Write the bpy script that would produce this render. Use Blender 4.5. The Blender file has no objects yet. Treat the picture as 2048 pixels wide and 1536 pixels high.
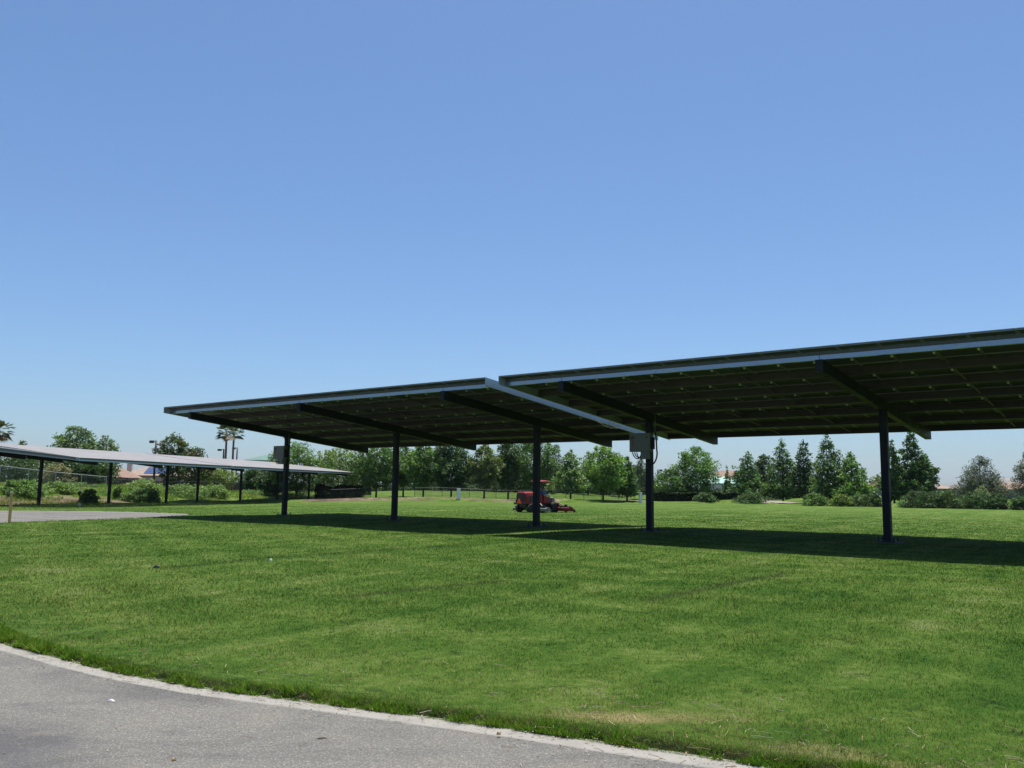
import bpy, bmesh, math, random
import numpy as np
from mathutils import Vector, Matrix

scene = bpy.context.scene
COL = scene.collection
random.seed(7)
RNG = np.random.default_rng(11)
R_ = math.radians

# ------------------------------------------------------------------ camera
CX, CY, FPX, PITCH, ROLL, CAMH = 1024.0, 768.0, 1726.05, 0.1229, 0.0132, 1.6
cam = bpy.data.cameras.new('camera')
cam.sensor_fit = 'HORIZONTAL'
cam.sensor_width = 36.0
cam.lens = FPX / 2048 * 36.0
cam.clip_start = 0.1
cam.clip_end = 30000
camo = bpy.data.objects.new('camera', cam)
COL.objects.link(camo)
_r = Vector((1, 0, 0)); _u = Vector((0, -math.sin(PITCH), math.cos(PITCH))); _f = Vector((0, math.cos(PITCH), math.sin(PITCH)))
_r2 = _r * math.cos(ROLL) + _u * math.sin(ROLL)
_u2 = _u * math.cos(ROLL) - _r * math.sin(ROLL)
M = Matrix.Identity(4)
for i in range(3):
    M[i][0] = _r2[i]; M[i][1] = _u2[i]; M[i][2] = -_f[i]
M[2][3] = CAMH
camo.matrix_world = M
scene.camera = camo

# ------------------------------------------------------------------ light
SUN_DIR = Vector((0.0768, 0.2179, 1.0)).normalized()
world = bpy.data.worlds.new('World')
scene.world = world
world.use_nodes = True
wn = world.node_tree.nodes; wl = world.node_tree.links
bg = wn['Background']
sky = wn.new('ShaderNodeTexSky')
sky.sky_type = 'NISHITA'
sky.sun_disc = False
sky.sun_elevation = math.asin(SUN_DIR.z)
sky.sun_rotation = math.atan2(SUN_DIR.x, SUN_DIR.y)
sky.altitude = 0
sky.air_density = 1.0
sky.dust_density = 1.0
sky.ozone_density = 7.0
tint_ = wn.new('ShaderNodeMix'); tint_.data_type = 'RGBA'; tint_.blend_type = 'MULTIPLY'
tint_.inputs[0].default_value = 1.0; tint_.inputs[7].default_value = (0.87, 0.978, 1.055, 1)
wl.new(sky.outputs[0], tint_.inputs[6]); wl.new(tint_.outputs[2], bg.inputs[0])
bg.inputs[1].default_value = 0.07
sun = bpy.data.lights.new('sun', 'SUN')
sun.energy = 3.7
sun.angle = R_(0.53)
sun.color = (1.0, 0.95, 0.86)
suno = bpy.data.objects.new('sun', sun)
COL.objects.link(suno)
suno.rotation_euler = SUN_DIR.to_track_quat('Z', 'Y').to_euler()
suno.location = (0, 0, 60)
scene.view_settings.view_transform = 'Standard'
scene.view_settings.look = 'None'
scene.view_settings.exposure = 0.90
scene.view_settings.gamma = 1.0
scene.cycles.max_bounces = 8
scene.cycles.transparent_max_bounces = 24

# ------------------------------------------------------------------ helpers
def ray(u, v):
    a = (u - CX) / FPX; b = (CY - v) / FPX
    x = a * math.cos(ROLL) - b * math.sin(ROLL); y = a * math.sin(ROLL) + b * math.cos(ROLL)
    return (x, math.cos(PITCH) - y * math.sin(PITCH), math.sin(PITCH) + y * math.cos(PITCH))

def at(u, v, Y):
    """point of the place seen at (u, v) of the 2048 px photo, Y metres ahead"""
    d = ray(u, v); t = Y / d[1]
    return Vector((d[0] * t, Y, CAMH + d[2] * t))

def S(a, b, x):
    t = np.clip((x - a) / (b - a), 0, 1)
    return t * t * (3 - 2 * t)

class MB:
    """collects shapes, links them as one mesh object"""
    def __init__(s): s.v = []; s.f = []; s.m = []
    def add(s, vs, fs, mi=0):
        n = len(s.v); s.v += [tuple(p) for p in vs]
        for f in fs: s.f.append(tuple(i + n for i in f)); s.m.append(mi)
    def hexa(s, p, mi=0):   # 8 points, bottom ccw then top ccw
        s.add(p, [(3, 2, 1, 0), (4, 5, 6, 7), (0, 1, 5, 4), (1, 2, 6, 5), (2, 3, 7, 6), (3, 0, 4, 7)], mi)
    def box(s, c, d, mi=0, rz=0, f=None):
        x, y, z = d[0] / 2, d[1] / 2, d[2] / 2
        ps = [(-x, -y, -z), (x, -y, -z), (x, y, -z), (-x, y, -z), (-x, -y, z), (x, -y, z), (x, y, z), (-x, y, z)]
        if rz:
            cs, sn = math.cos(rz), math.sin(rz)
            ps = [(a * cs - b * sn, a * sn + b * cs, e) for a, b, e in ps]
        ps = [(a + c[0], b + c[1], e + c[2]) for a, b, e in ps]
        if f: ps = [f(*p) for p in ps]
        s.hexa(ps, mi)
    def bbox(s, lo, hi, mi=0, f=None):
        s.box([(lo[i] + hi[i]) / 2 for i in range(3)], [hi[i] - lo[i] for i in range(3)], mi, 0, f)
    def tube(s, pts, rad, n=8, mi=0, cap=True):
        pts = [Vector(p) for p in pts]
        rads = rad if isinstance(rad, (list, tuple)) else [rad] * len(pts)
        base = len(s.v)
        prev = None
        for i, p in enumerate(pts):
            d = (pts[min(i + 1, len(pts) - 1)] - pts[max(i - 1, 0)]).normalized()
            if prev is None:
                a = d.orthogonal().normalized()
            else:
                a = (prev - d * prev.dot(d))
                a = a.normalized() if a.length > 1e-6 else d.orthogonal().normalized()
            prev = a; b = d.cross(a)
            for k in range(n):
                t = 2 * math.pi * k / n
                s.v.append(tuple(p + (a * math.cos(t) + b * math.sin(t)) * rads[i]))
        for i in range(len(pts) - 1):
            for k in range(n):
                k2 = (k + 1) % n
                s.f.append((base + i * n + k, base + i * n + k2, base + (i + 1) * n + k2, base + (i + 1) * n + k)); s.m.append(mi)
        if cap:
            s.f.append(tuple(base + k for k in reversed(range(n)))); s.m.append(mi)
            e = base + (len(pts) - 1) * n
            s.f.append(tuple(e + k for k in range(n))); s.m.append(mi)
    def prism(s, poly, y0, y1, mi=0, axis='y'):
        n = len(poly)
        def P(a, b, h):
            return (a, h, b) if axis == 'y' else ((h, a, b) if axis == 'x' else (a, b, h))
        vs = [P(a, b, y0) for a, b in poly] + [P(a, b, y1) for a, b in poly]
        fs = [tuple(range(n))[::-1], tuple(range(n, 2 * n))] + [(i, (i + 1) % n, n + (i + 1) % n, n + i) for i in range(n)]
        s.add(vs, fs, mi)
    def build(s, name, mats, parent=None, smooth=False, bevel=0, fix=True):
        me = bpy.data.meshes.new(name)
        me.from_pydata(s.v, [], s.f)
        if not isinstance(mats, (list, tuple)): mats = [mats]
        for m in mats: me.materials.append(m)
        me.polygons.foreach_set('material_index', s.m)
        if fix:
            bm = bmesh.new(); bm.from_mesh(me)
            bmesh.ops.recalc_face_normals(bm, faces=bm.faces)
            bm.to_mesh(me); bm.free()
        if smooth: me.polygons.foreach_set('use_smooth', [True] * len(me.polygons))
        o = bpy.data.objects.new(name, me); COL.objects.link(o)
        if parent: o.parent = parent
        if bevel:
            b = o.modifiers.new('bevel', 'BEVEL'); b.width = bevel; b.segments = 2; b.limit_method = 'ANGLE'; b.angle_limit = R_(35)
        return o

def tag(o, label=None, cat=None, group=None, kind=None):
    if label: o['label'] = label
    if cat: o['category'] = cat
    if group: o['group'] = group
    if kind: o['kind'] = kind
    return o

def thing(name, loc, rz, label, cat, group=None):
    o = bpy.data.objects.new(name, None); COL.objects.link(o)
    o.empty_display_size = 0.3
    o.location = loc; o.rotation_euler = (0, 0, rz)
    return tag(o, label, cat, group)

def array_mesh(name, verts, faces, mats, cols=None, parent=None, uvn=None):
    """verts (n,3), faces (m,k) numpy -> object; cols (n,4) written as colour attribute 'tint'"""
    me = bpy.data.meshes.new(name)
    n, (m, k) = len(verts), faces.shape
    me.vertices.add(n); me.vertices.foreach_set('co', np.ascontiguousarray(verts, dtype=np.float32).ravel())
    me.loops.add(m * k); me.loops.foreach_set('vertex_index', np.ascontiguousarray(faces, dtype=np.int32).ravel())
    me.polygons.add(m); me.polygons.foreach_set('loop_start', np.arange(0, m * k, k, dtype=np.int32))
    me.polygons.foreach_set('loop_total', np.full(m, k, dtype=np.int32))
    for mt in (mats if isinstance(mats, (list, tuple)) else [mats]): me.materials.append(mt)
    if cols is not None:
        at_ = me.color_attributes.new('tint', 'FLOAT_COLOR', 'POINT')
        at_.data.foreach_set('color', np.ascontiguousarray(cols, dtype=np.float32).ravel())
    me.update(calc_edges=True); me.validate()
    o = bpy.data.objects.new(name, me); COL.objects.link(o)
    if parent: o.parent = parent
    return o

# ------------------------------------------------------------------ materials
class NT:
    def __init__(s, name):
        s.mat = bpy.data.materials.new(name); s.mat.use_nodes = True
        s.t = s.mat.node_tree; s.n = s.t.nodes; s.l = s.t.links
        s.bsdf = s.n['Principled BSDF']; s.out = s.n['Material Output']
    def node(s, typ, **kw):
        n = s.n.new(typ)
        for k, v in kw.items():
            if k.startswith('_'): setattr(n, k[1:], v)
            else:
                i = n.inputs[k.replace('__', ' ')] if not k.isdigit() else n.inputs[int(k)]
                if hasattr(v, 'is_output'): s.l.new(v, i)
                else: i.default_value = v
        return n
    def pos(s, sx=1, sy=1, sz=1, rot=0, obj=False):
        if obj: src = s.node('ShaderNodeTexCoord').outputs['Object']
        else: src = s.node('ShaderNodeNewGeometry').outputs['Position']
        mp = s.node('ShaderNodeMapping'); s.l.new(src, mp.inputs[0])
        mp.inputs['Scale'].default_value = (sx, sy, sz); mp.inputs['Rotation'].default_value = (0, 0, rot)
        return mp.outputs[0]
    def noise(s, vec, scale, detail=4, rough=.55, dist=0):
        n = s.node('ShaderNodeTexNoise'); s.l.new(vec, n.inputs['Vector'])
        n.inputs['Scale'].default_value = scale; n.inputs['Detail'].default_value = detail
        n.inputs['Roughness'].default_value = rough; n.inputs['Distortion'].default_value = dist
        return n.outputs['Fac']
    def ramp(s, fac, stops):
        r = s.node('ShaderNodeValToRGB'); s.l.new(fac, r.inputs[0])
        e = r.color_ramp.elements
        while len(e) < len(stops): e.new(.5)
        for i, (p, c) in enumerate(stops):
            e[i].position = p; e[i].color = (c if len(c) == 4 else (*c, 1)) if hasattr(c, '__len__') else (c, c, c, 1)
        return r.outputs[0]
    def mix(s, fac, a, b, blend='MIX'):
        m = s.node('ShaderNodeMix', _data_type='RGBA', _blend_type=blend)
        for i, v in ((0, fac), (6, a), (7, b)):
            if hasattr(v, 'is_output'): s.l.new(v, m.inputs[i])
            else: m.inputs[i].default_value = v if i == 0 else ((*v, 1) if len(v) == 3 else v)
        return m.outputs[2]
    def math(s, op, a, b=0, clamp=False):
        m = s.node('ShaderNodeMath', _operation=op, _use_clamp=clamp)
        for i, v in ((0, a), (1, b)):
            if hasattr(v, 'is_output'): s.l.new(v, m.inputs[i])
            else: m.inputs[i].default_value = v
        return m.outputs[0]
    def bump(s, h, strength=.3, dist=.02):
        b = s.node('ShaderNodeBump'); s.l.new(h, b.inputs['Height'])
        b.inputs['Strength'].default_value = strength; b.inputs['Distance'].default_value = dist
        s.l.new(b.outputs[0], s.bsdf.inputs['Normal'])
    def set(s, col=None, rough=None, metal=None, spec=None):
        for nm, v in (('Base Color', col), ('Roughness', rough), ('Metallic', metal), ('Specular IOR Level', spec)):
            if v is None: continue
            if hasattr(v, 'is_output'): s.l.new(v, s.bsdf.inputs[nm])
            else: s.bsdf.inputs[nm].default_value = (*v, 1) if hasattr(v, '__len__') and len(v) == 3 else v
        return s.mat

def paint(name, col, rough=.5, metal=0., var=.15, scale=4., spec=.5, dirt=None):
    """painted or plain surface with mild wear"""
    t = NT(name)
    p = t.pos(obj=True)
    a = t.noise(p, scale, 5, .6)
    lo = tuple(c * (1 - var) for c in col); hi = tuple(min(1, c * (1 + var)) for c in col)
    c = t.ramp(a, [(.3, lo), (.7, hi)])
    if dirt:
        c = t.mix(t.ramp(t.noise(p, scale * .6, 6, .7), [(.5, 0.), (.75, .6)]), c, dirt)
    rr = t.ramp(a, [(.3, max(0, rough - .08)), (.7, min(1, rough + .08))])
    return t.set(c, rr, metal, spec)

def grass_colour(t):
    """lawn colour from world position: mottling, mowing bands, dry streaks"""
    p = t.pos()
    big = t.noise(t.pos(.20, .20, 0), 1.0, 3, .5, .6)
    mid = t.noise(t.pos(.95, .95, 0, .35), 1.0, 5, .62, .5)
    fine = t.noise(p, 8, 5, .7)
    mp = t.node('ShaderNodeMapping', _vector_type='TEXTURE'); t.l.new(p, mp.inputs[0])
    mp.inputs['Rotation'].default_value = (0, 0, R_(55)); mp.inputs['Scale'].default_value = (9.0, .62, 1)
    fl = t.noise(mp.outputs[0], 1.0, 4, .55, .35)
    mp2 = t.node('ShaderNodeMapping', _vector_type='TEXTURE'); t.l.new(p, mp2.inputs[0])
    mp2.inputs['Rotation'].default_value = (0, 0, R_(58)); mp2.inputs['Scale'].default_value = (16.0, 1.9, 1)
    fl2 = t.noise(mp2.outputs[0], 1.0, 2, .5, .2)
    at_ = t.node('ShaderNodeAttribute', _attribute_name='tint')
    ph = t.math('ADD', t.math('MULTIPLY', at_.outputs['Alpha'], 50 * 3.6), t.math('MULTIPLY', mid, 5.5))
    mow = t.math('SINE', ph)
    f = t.math('ADD', t.math('MULTIPLY', big, .13), t.math('MULTIPLY', mid, .24))
    f = t.math('ADD', f, t.math('MULTIPLY', fine, .33))
    f = t.math('ADD', f, t.math('ADD', t.math('MULTIPLY', fl, .22), t.math('MULTIPLY', fl2, .16)))
    f = t.math('ADD', f, t.math('MULTIPLY', mow, .020))
    c = t.ramp(f, [(.43, (.029, .080, .009)), (.52, (.061, .118, .016)), (.585, (.097, .153, .028)), (.68, (.175, .205, .075))])
    tuft = t.ramp(t.noise(p, 3.4, 4, .68), [(.31, .75), (.41, 0.)])
    c = t.mix(tuft, c, (.018, .042, .008))
    return c, f, p

# leaf material: colour from the leaf's own tint attribute, light passes through a little
def leaf_material():
    t = NT('foliage')
    a = t.node('ShaderNodeAttribute', _attribute_name='tint')
    d = t.bsdf
    t.set(a.outputs['Color'], .55, 0, .3)
    tr = t.node('ShaderNodeBsdfTranslucent')
    t.l.new(t.mix(1, a.outputs['Color'], (1.15, 1.22, .5), 'MULTIPLY'), tr.inputs[0])
    mx = t.node('ShaderNodeMixShader'); mx.inputs[0].default_value = .3
    t.l.new(d.outputs[0], mx.inputs[1]); t.l.new(tr.outputs[0], mx.inputs[2]); t.l.new(mx.outputs[0], t.out.inputs[0])
    return t.mat
LEAF = leaf_material()

def blade_material():
    t = NT('grass_blade')
    c, f, p = grass_colour(t)
    a = t.node('ShaderNodeAttribute', _attribute_name='tint')
    c = t.mix(1, c, a.outputs['Color'], 'MULTIPLY')
    t.set(c, .75, 0, .10)
    tr = t.node('ShaderNodeBsdfTranslucent'); t.l.new(c, tr.inputs[0])
    mx = t.node('ShaderNodeMixShader'); mx.inputs[0].default_value = .25
    t.l.new(t.bsdf.outputs[0], mx.inputs[1]); t.l.new(tr.outputs[0], mx.inputs[2]); t.l.new(mx.outputs[0], t.out.inputs[0])
    return t.mat

def lawn_material():
    t = NT('lawn')
    c, f, p = grass_colour(t)
    a = t.node('ShaderNodeAttribute', _attribute_name='tint')
    sep = t.node('ShaderNodeSeparateColor'); t.l.new(a.outputs['Color'], sep.inputs[0])
    n1 = t.noise(p, 1.3, 6, .65); n2 = t.noise(p, .35, 4, .6)
    soil = t.ramp(n1, [(.3, (.10, .075, .05)), (.5, (.18, .135, .095)), (.7, (.28, .22, .16))])
    mulch = t.ramp(n1, [(.3, (.05, .035, .025)), (.7, (.14, .10, .075))])
    soilmix = t.mix(t.ramp(n2, [(.42, 0.), (.6, 1.)]), mulch, soil)
    msk = t.math('ADD', sep.outputs[0], t.math('MULTIPLY', t.math('SUBTRACT', n1, .5), .9))
    msk = t.ramp(msk, [(.42, 0.), (.58, 1.)])
    dry = t.ramp(n1, [(.3, (.17, .15, .06)), (.7, (.33, .27, .13))])
    dm = t.ramp(t.math('ADD', sep.outputs[1], t.math('MULTIPLY', t.math('SUBTRACT', n1, .5), 1.2)), [(.35, 0.), (.8, .85)])
    c = t.mix(dm, c, dry)
    c = t.mix(msk, c, soilmix)
    c = t.mix(t.math('MULTIPLY', sep.outputs[2], .62, True), c, (.028, .034, .014))
    t.set(c, .9, 0, .06)
    t.bump(t.noise(p, 22, 5, .7), .9, .05)
    return t.mat

def asphalt_material():
    t = NT('asphalt')
    p = t.pos()
    v = t.node('ShaderNodeTexVoronoi'); t.l.new(p, v.inputs['Vector']); v.inputs['Scale'].default_value = 130
    sp = t.node('ShaderNodeSeparateColor'); t.l.new(v.outputs['Color'], sp.inputs[0])
    agg = t.ramp(sp.outputs[0], [(.0, (.065, .062, .060)), (.45, (.135, .130, .122)), (.8, (.19, .183, .172)), (.95, (.44, .43, .40))])
    fine = t.noise(p, 190, 3, .7)
    big = t.noise(t.pos(.5, .9, 0, .4), 1.0, 5, .6, .5)
    c = t.mix(.6, agg, t.ramp(fine, [(.3, (.10, .096, .090)), (.7, (.205, .197, .183))]))
    c = t.mix(1, c, t.ramp(big, [(.32, (.62, .62, .625)), (.5, (.95, .935, .89)), (.7, (1.1, 1.07, .98))]), 'MULTIPLY')
    stain = t.ramp(t.noise(t.pos(.6, 1.3, 0, -.3), 1.4, 4, .55), [(.30, .55), (.42, 0.)])
    c = t.mix(stain, c, (.075, .075, .080))
    dist = t.node('ShaderNodeVectorMath', _operation='DISTANCE'); t.l.new(t.pos(1, 1.5, 0), dist.inputs[0]); dist.inputs[1].default_value = (-3.15, 8.2, 0)
    oil = t.math('ADD', dist.outputs['Value'], t.math('MULTIPLY', t.noise(p, 2.2, 4, .6), 1.2))
    c = t.mix(t.ramp(t.math('MULTIPLY', oil, .5), [(.38, .62), (.75, 0.)]), c, (.055, .056, .065))
    tan = t.ramp(t.noise(t.pos(.8, 1.2, 0), 2.2, 5, .7), [(.56, 0.), (.75, .35)])
    c = t.mix(tan, c, (.23, .20, .15))
    t.set(c, .85, 0, .3)
    t.bump(t.math('ADD', fine, t.math('MULTIPLY', v.outputs['Distance'], 1.0)), .5, .006)
    return t.mat

def concrete_material(name='concrete', col=(.275, .26, .232)):
    t = NT(name)
    p = t.pos()
    a = t.noise(p, 3.5, 6, .65); b = t.noise(p, 60, 3, .6)
    c = t.ramp(a, [(.25, tuple(x * .62 for x in col)), (.5, col), (.8, tuple(min(1, x * 1.12) for x in col))])
    c = t.mix(t.ramp(b, [(.35, .15), (.6, 0.)]), c, tuple(x * .6 for x in col))
    gr = t.ramp(t.noise(p, 6.0, 5, .7), [(.58, 0.), (.72, .6)])
    c = t.mix(gr, c, (.16, .17, .075))
    t.set(c, .85, 0, .3); t.bump(b, .2, .002)
    return t.mat

def tile_material(name, col):
    t = NT(name)
    p = t.pos(obj=True)
    a = t.noise(p, 2.5, 5, .7); b = t.noise(p, .5, 3, .5)
    c = t.ramp(a, [(.25, tuple(x * .6 for x in col)), (.5, col), (.75, tuple(min(1, x * 1.3) for x in col))])
    w = t.node('ShaderNodeTexWave', _bands_direction='Z'); t.l.new(p, w.inputs[0]); w.inputs['Scale'].default_value = 2.2; w.inputs['Distortion'].default_value = .4
    t.set(c, .8, 0, .2); t.bump(w.outputs['Fac'], .6, .06)
    return t.mat

def panel_material():
    """solar modules: dark glass with cell grid above, off-white back sheet below"""
    t = NT('solar_module_glass')
    p = t.pos(obj=True)
    br = t.node('ShaderNodeTexBrick'); t.l.new(p, br.inputs['Vector'])
    br.offset = 0; br.inputs['Scale'].default_value = 1
    br.inputs['Color1'].default_value = (.020, .026, .05, 1); br.inputs['Color2'].default_value = (.026, .032, .062, 1)
    br.inputs['Mortar'].default_value = (.22, .23, .25, 1); br.inputs['Mortar Size'].default_value = .006
    br.inputs['Brick Width'].default_value = .16; br.inputs['Row Height'].default_value = .16
    dust = t.noise(p, .7, 5, .6)
    c = t.mix(t.ramp(dust, [(.3, .55), (.7, .75)]), br.outputs['Color'], (.36, .325, .285))
    return t.set(c, t.ramp(dust, [(.3, .42), (.7, .55)]), 0, .45)

def chain_link_material(col, solid):
    t = NT('chain_link_wire')
    t.set(col, .5, .6)
    p = t.pos(obj=True)
    sep = t.node('ShaderNodeSeparateXYZ'); t.l.new(p, sep.inputs[0])
    k = 1 / .06
    a = t.math('FRACT', t.math('MULTIPLY', t.math('ADD', sep.outputs[0], sep.outputs[2]), k))
    b = t.math('FRACT', t.math('MULTIPLY', t.math('SUBTRACT', sep.outputs[0], sep.outputs[2]), k))
    m = t.math('MAXIMUM', t.math('LESS_THAN', a, solid), t.math('LESS_THAN', b, solid))
    tr = t.node('ShaderNodeBsdfTransparent'); mx = t.node('ShaderNodeMixShader')
    t.l.new(m, mx.inputs[0]); t.l.new(tr.outputs[0], mx.inputs[1]); t.l.new(t.bsdf.outputs[0], mx.inputs[2]); t.l.new(mx.outputs[0], t.out.inputs[0])
    return t.mat

def bark_material():
    t = NT('bark')
    p = t.pos(6, 6, 1.2, obj=True)
    return t.set(t.ramp(t.noise(p, 3, 5, .7), [(.3, (.05, .038, .03)), (.7, (.17, .135, .105))]), .9, 0, .2)

STEEL_DARK = paint('dark_painted_steel', (.011, .0145, .020), .55, .0, .2, 3, .22, (.018, .018, .018))
STEEL_PURLIN = paint('purlin_steel', (.058, .047, .060), .5, .0, .15, 3, .3)
STEEL_GALV = paint('galvanised_edge_steel', (.27, .315, .375), .24, .9, .10, 2.5, .5, (.22, .26, .30))
GALV_END = paint('galvanised_end_channel', (.44, .485, .53), .45, .2, .08, 2.5, .5, (.36, .40, .44))
STEEL_GALV_DARK = paint('shade_dark_edge_steel', (.13, .14, .16), .55, .1, .12, 2.5)  # darker edge steel, shade put into its colour
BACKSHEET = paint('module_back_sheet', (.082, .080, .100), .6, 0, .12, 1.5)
FRAME = paint('module_frame_aluminium', (.30, .31, .36), .45, .3, .1, 3)
PANEL = panel_material()
LIGHT_SPECK = paint('white_light_speck', (.85, .85, .84), .4, 0, .03)  # white for small blocks added to stand for light specks under the deck
CONCRETE = concrete_material()
FOOTING = concrete_material('footing_concrete', (.15, .145, .13))
ASPHALT = asphalt_material()
LAWN = lawn_material()
BLADE = blade_material()
BARK = bark_material()
BOXPAINT = paint('beige_box_paint', (.16, .165, .15), .5, 0, .08, 5, .4, (.16, .155, .13))
BLACK = paint('black_plastic', (.02, .02, .022), .45, 0, .2)
CABLE = paint('black_cable', (.016, .016, .018), .5, 0, .1)
WIRE = paint('pale_wire', (.5, .45, .36), .6, 0, .1)
REDTXT = paint('red_sticker', (.28, .055, .04), .5, 0, .1)
RED = paint('red_machine_paint', (.235, .012, .008), .42, 0, .12, 3, .35, (.22, .05, .04))
DECKRED = paint('dusty_deck_red', (.17, .022, .018), .7, 0, .25, 5, .25, (.12, .09, .05))
ORANGE = paint('orange_reflector', (.95, .11, .015), .45, 0, .06)
RUBBER = paint('tyre_rubber', (.022, .022, .022), .85, 0, .2)
GREYMETAL = paint('grey_machine_metal', (.17, .17, .16), .5, .3, .15, 4, .5, (.16, .12, .08))
YELLOWISH = paint('worn_tan_paint', (.34, .25, .13), .6, 0, .15, 4, .4, (.25, .18, .1))
WHITEPAINT = paint('white_paint', (.72, .73, .72), .55, 0, .06, 2, .4, (.5, .5, .48))
POLEBLACK = paint('dark_lamp_paint', (.03, .03, .034), .45, 0, .15)
LENS = paint('lamp_lens', (.55, .55, .52), .2, 0, .05)
STUCCO = paint('pale_stucco', (.52, .47, .40), .85, 0, .08, 1.5)
STUCCO2 = paint('cream_stucco', (.58, .55, .49), .85, 0, .08, 1.5)
GLASS = paint('dark_window_glass', (.03, .04, .05), .12, 0, .2, 1, .8)
TILE_RED = tile_material('terracotta_roof', (.27, .18, .14))
TILE_TAN = tile_material('tan_roof', (.30, .235, .19))
TEAL = paint('pale_teal_metal_roof', (.23, .39, .36), .5, .1, .06, 1)
GREENROOF = paint('green_metal_roof', (.10, .20, .155), .5, .1, .08, 1)
WOOD = paint('fence_wood', (.085, .07, .055), .85, 0, .2, 2)
WALLGREY = paint('grey_block_wall', (.19, .18, .175), .85, 0, .12, 1.5)
STAKE = paint('tan_marker_post', (.52, .33, .12), .6, 0, .15, 6)

# ------------------------------------------------------------------ terrain
# edge between road and lawn, from the right of the frame round to the far left
EDGE = [(14, -1.6), (9, 1.0), (6, 2.75), (3.8, 4.05), (2.4, 4.85), (1.53, 5.33), (1.2, 5.5), (.6, 5.79), (.08, 6.05), (-.53, 6.32), (-1.21, 6.62), (-1.57, 6.77), (-2.42, 7.14), (-3.2, 7.59),
        (-3.75, 7.96), (-4.66, 8.66), (-5.14, 9.05), (-6.7, 10.9), (-9.6, 15.4), (-12.4, 20.3), (-15.5, 25.8), (-18.4, 31.0), (-20.0, 34.0), (-20.5, 35.3), (-19.9, 37.2),
        (-18.9, 40.6), (-18.3, 44.0), (-17.95, 47.0), (-18.05, 49.2), (-19.3, 50.9), (-21.6, 52.3), (-25.4, 53.6), (-30.3, 52.3), (-36, 50.0), (-46, 45.5), (-60, 38)]
def smooth_line(P, n):
    P = np.array(P, float); out = []
    for i in range(len(P) - 1):
        p0 = P[max(i - 1, 0)]; p1 = P[i]; p2 = P[i + 1]; p3 = P[min(i + 2, len(P) - 1)]
        for k in range(n):
            t = k / n
            out.append(.5 * ((2 * p1) + (-p0 + p2) * t + (2 * p0 - 5 * p1 + 4 * p2 - p3) * t * t + (-p0 + 3 * p1 - 3 * p2 + p3) * t ** 3))
    out.append(P[-1])
    return np.array(out)
EDGES = smooth_line(EDGE, 5)
ROADPOLY = np.vstack([EDGES, [(-75, 20), (-70, -40), (14, -40)]])

def inside_road(x, y):
    c = np.zeros(x.shape, bool); P = ROADPOLY; n = len(P)
    for i in range(n):
        x1, y1 = P[i]; x2, y2 = P[(i + 1) % n]
        if y1 == y2: continue
        k = ((y1 > y) != (y2 > y)) & (x < (x2 - x1) * (y - y1) / (y2 - y1) + x1)
        c ^= k
    return c
def dist_edge(x, y):
    d = np.full(x.shape, 1e9)
    for i in range(len(EDGES) - 1):
        a = EDGES[i]; b = EDGES[i + 1] - a; L = b @ b
        t = np.clip(((x - a[0]) * b[0] + (y - a[1]) * b[1]) / L, 0, 1)
        d = np.minimum(d, np.hypot(x - a[0] - t * b[0], y - a[1] - t * b[1]))
    return d
def signed(x, y):  # >0 on the lawn
    return np.where(inside_road(x, y), -1, 1) * dist_edge(x, y)

_PH = RNG.uniform(0, 6.28, (10, 2))
def wob(x, y, f, k=0):
    return (np.sin(x * f + _PH[k, 0] + 1.3 * np.sin(y * f * .7 + _PH[k, 1])) + np.sin(y * f * 1.13 + _PH[k + 1, 0] + 1.1 * np.sin(x * f * .8 + _PH[k + 1, 1]))) * .5

FA = np.array((-43.93, 81.17)); FTH = R_(75.08)      # far canopy line
FAX = np.array((math.cos(FTH), math.sin(FTH))); FQ = np.array((math.sin(FTH), -math.cos(FTH)))
def yedge(x):   # far rim of the mown lawn
    return np.interp(x, [-60, -25, 0, 20, 38, 52, 70, 110], [104, 112, 117, 130, 136, 117, 112, 110])
def H(x, y):
    x = np.asarray(x, float); y = np.asarray(y, float)
    z = .022 * wob(x, y, .55, 0) + .012 * wob(x, y, 1.5, 2)
    z = z * S(7, 16, np.hypot(x, y))
    z = z - .45 * S(56, 80, y) * S(-17, -31, x)
    w = -((x - FA[0]) * FQ[0] + (y - FA[1]) * FQ[1])
    berm = S(4.5, 19, w) * S(46, 72, y)
    z = z + (2.0 + .25 * wob(x, y, .35, 4)) * berm * (1 - .45 * S(110, 150, y))
    e = y - yedge(x)
    far = 1.35 * S(6, 48, e) * (1 - berm)
    bed = (.42 + .22 * wob(x, y, .28, 6)) * S(0, 2.5, e) * S(9, 4, e) * (1 - berm)
    return z + far + bed
def Hs(x, y): return float(H(np.array([x]), np.array([y]))[0])

# ground: one polar sheet round the viewer out to the horizon
rad = [1.0]
while rad[-1] < 12: rad.append(rad[-1] * 1.009 + .004)
while rad[-1] < 220: rad.append(rad[-1] * 1.013)
while rad[-1] < 9000: rad.append(rad[-1] * 1.12)
rad = np.array(rad)
ang = np.concatenate([np.linspace(-42, 42, 420), np.linspace(42, 318, 90)[1:-1]]) * math.pi / 180
A_, Rr = np.meshgrid(ang, rad)
gx = (np.sin(A_) * Rr); gy = (np.cos(A_) * Rr)
sg = np.full(gx.shape, 50.0)
near = np.hypot(gx, gy) < 90
sg[near] = signed(gx[near], gy[near])
gz = H(gx, gy) + .03
gz = gz * S(9000, 300, Rr) + 1.2 * S(300, 900, Rr)
gz = gz * S(-.06, .10, sg) - .14 * S(.04, -.10, sg) + .022 * S(.0, .05, sg) * S(.5, .1, sg)
na, nr = len(ang), len(rad)
idx = np.arange(na * nr).reshape(nr, na)
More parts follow.
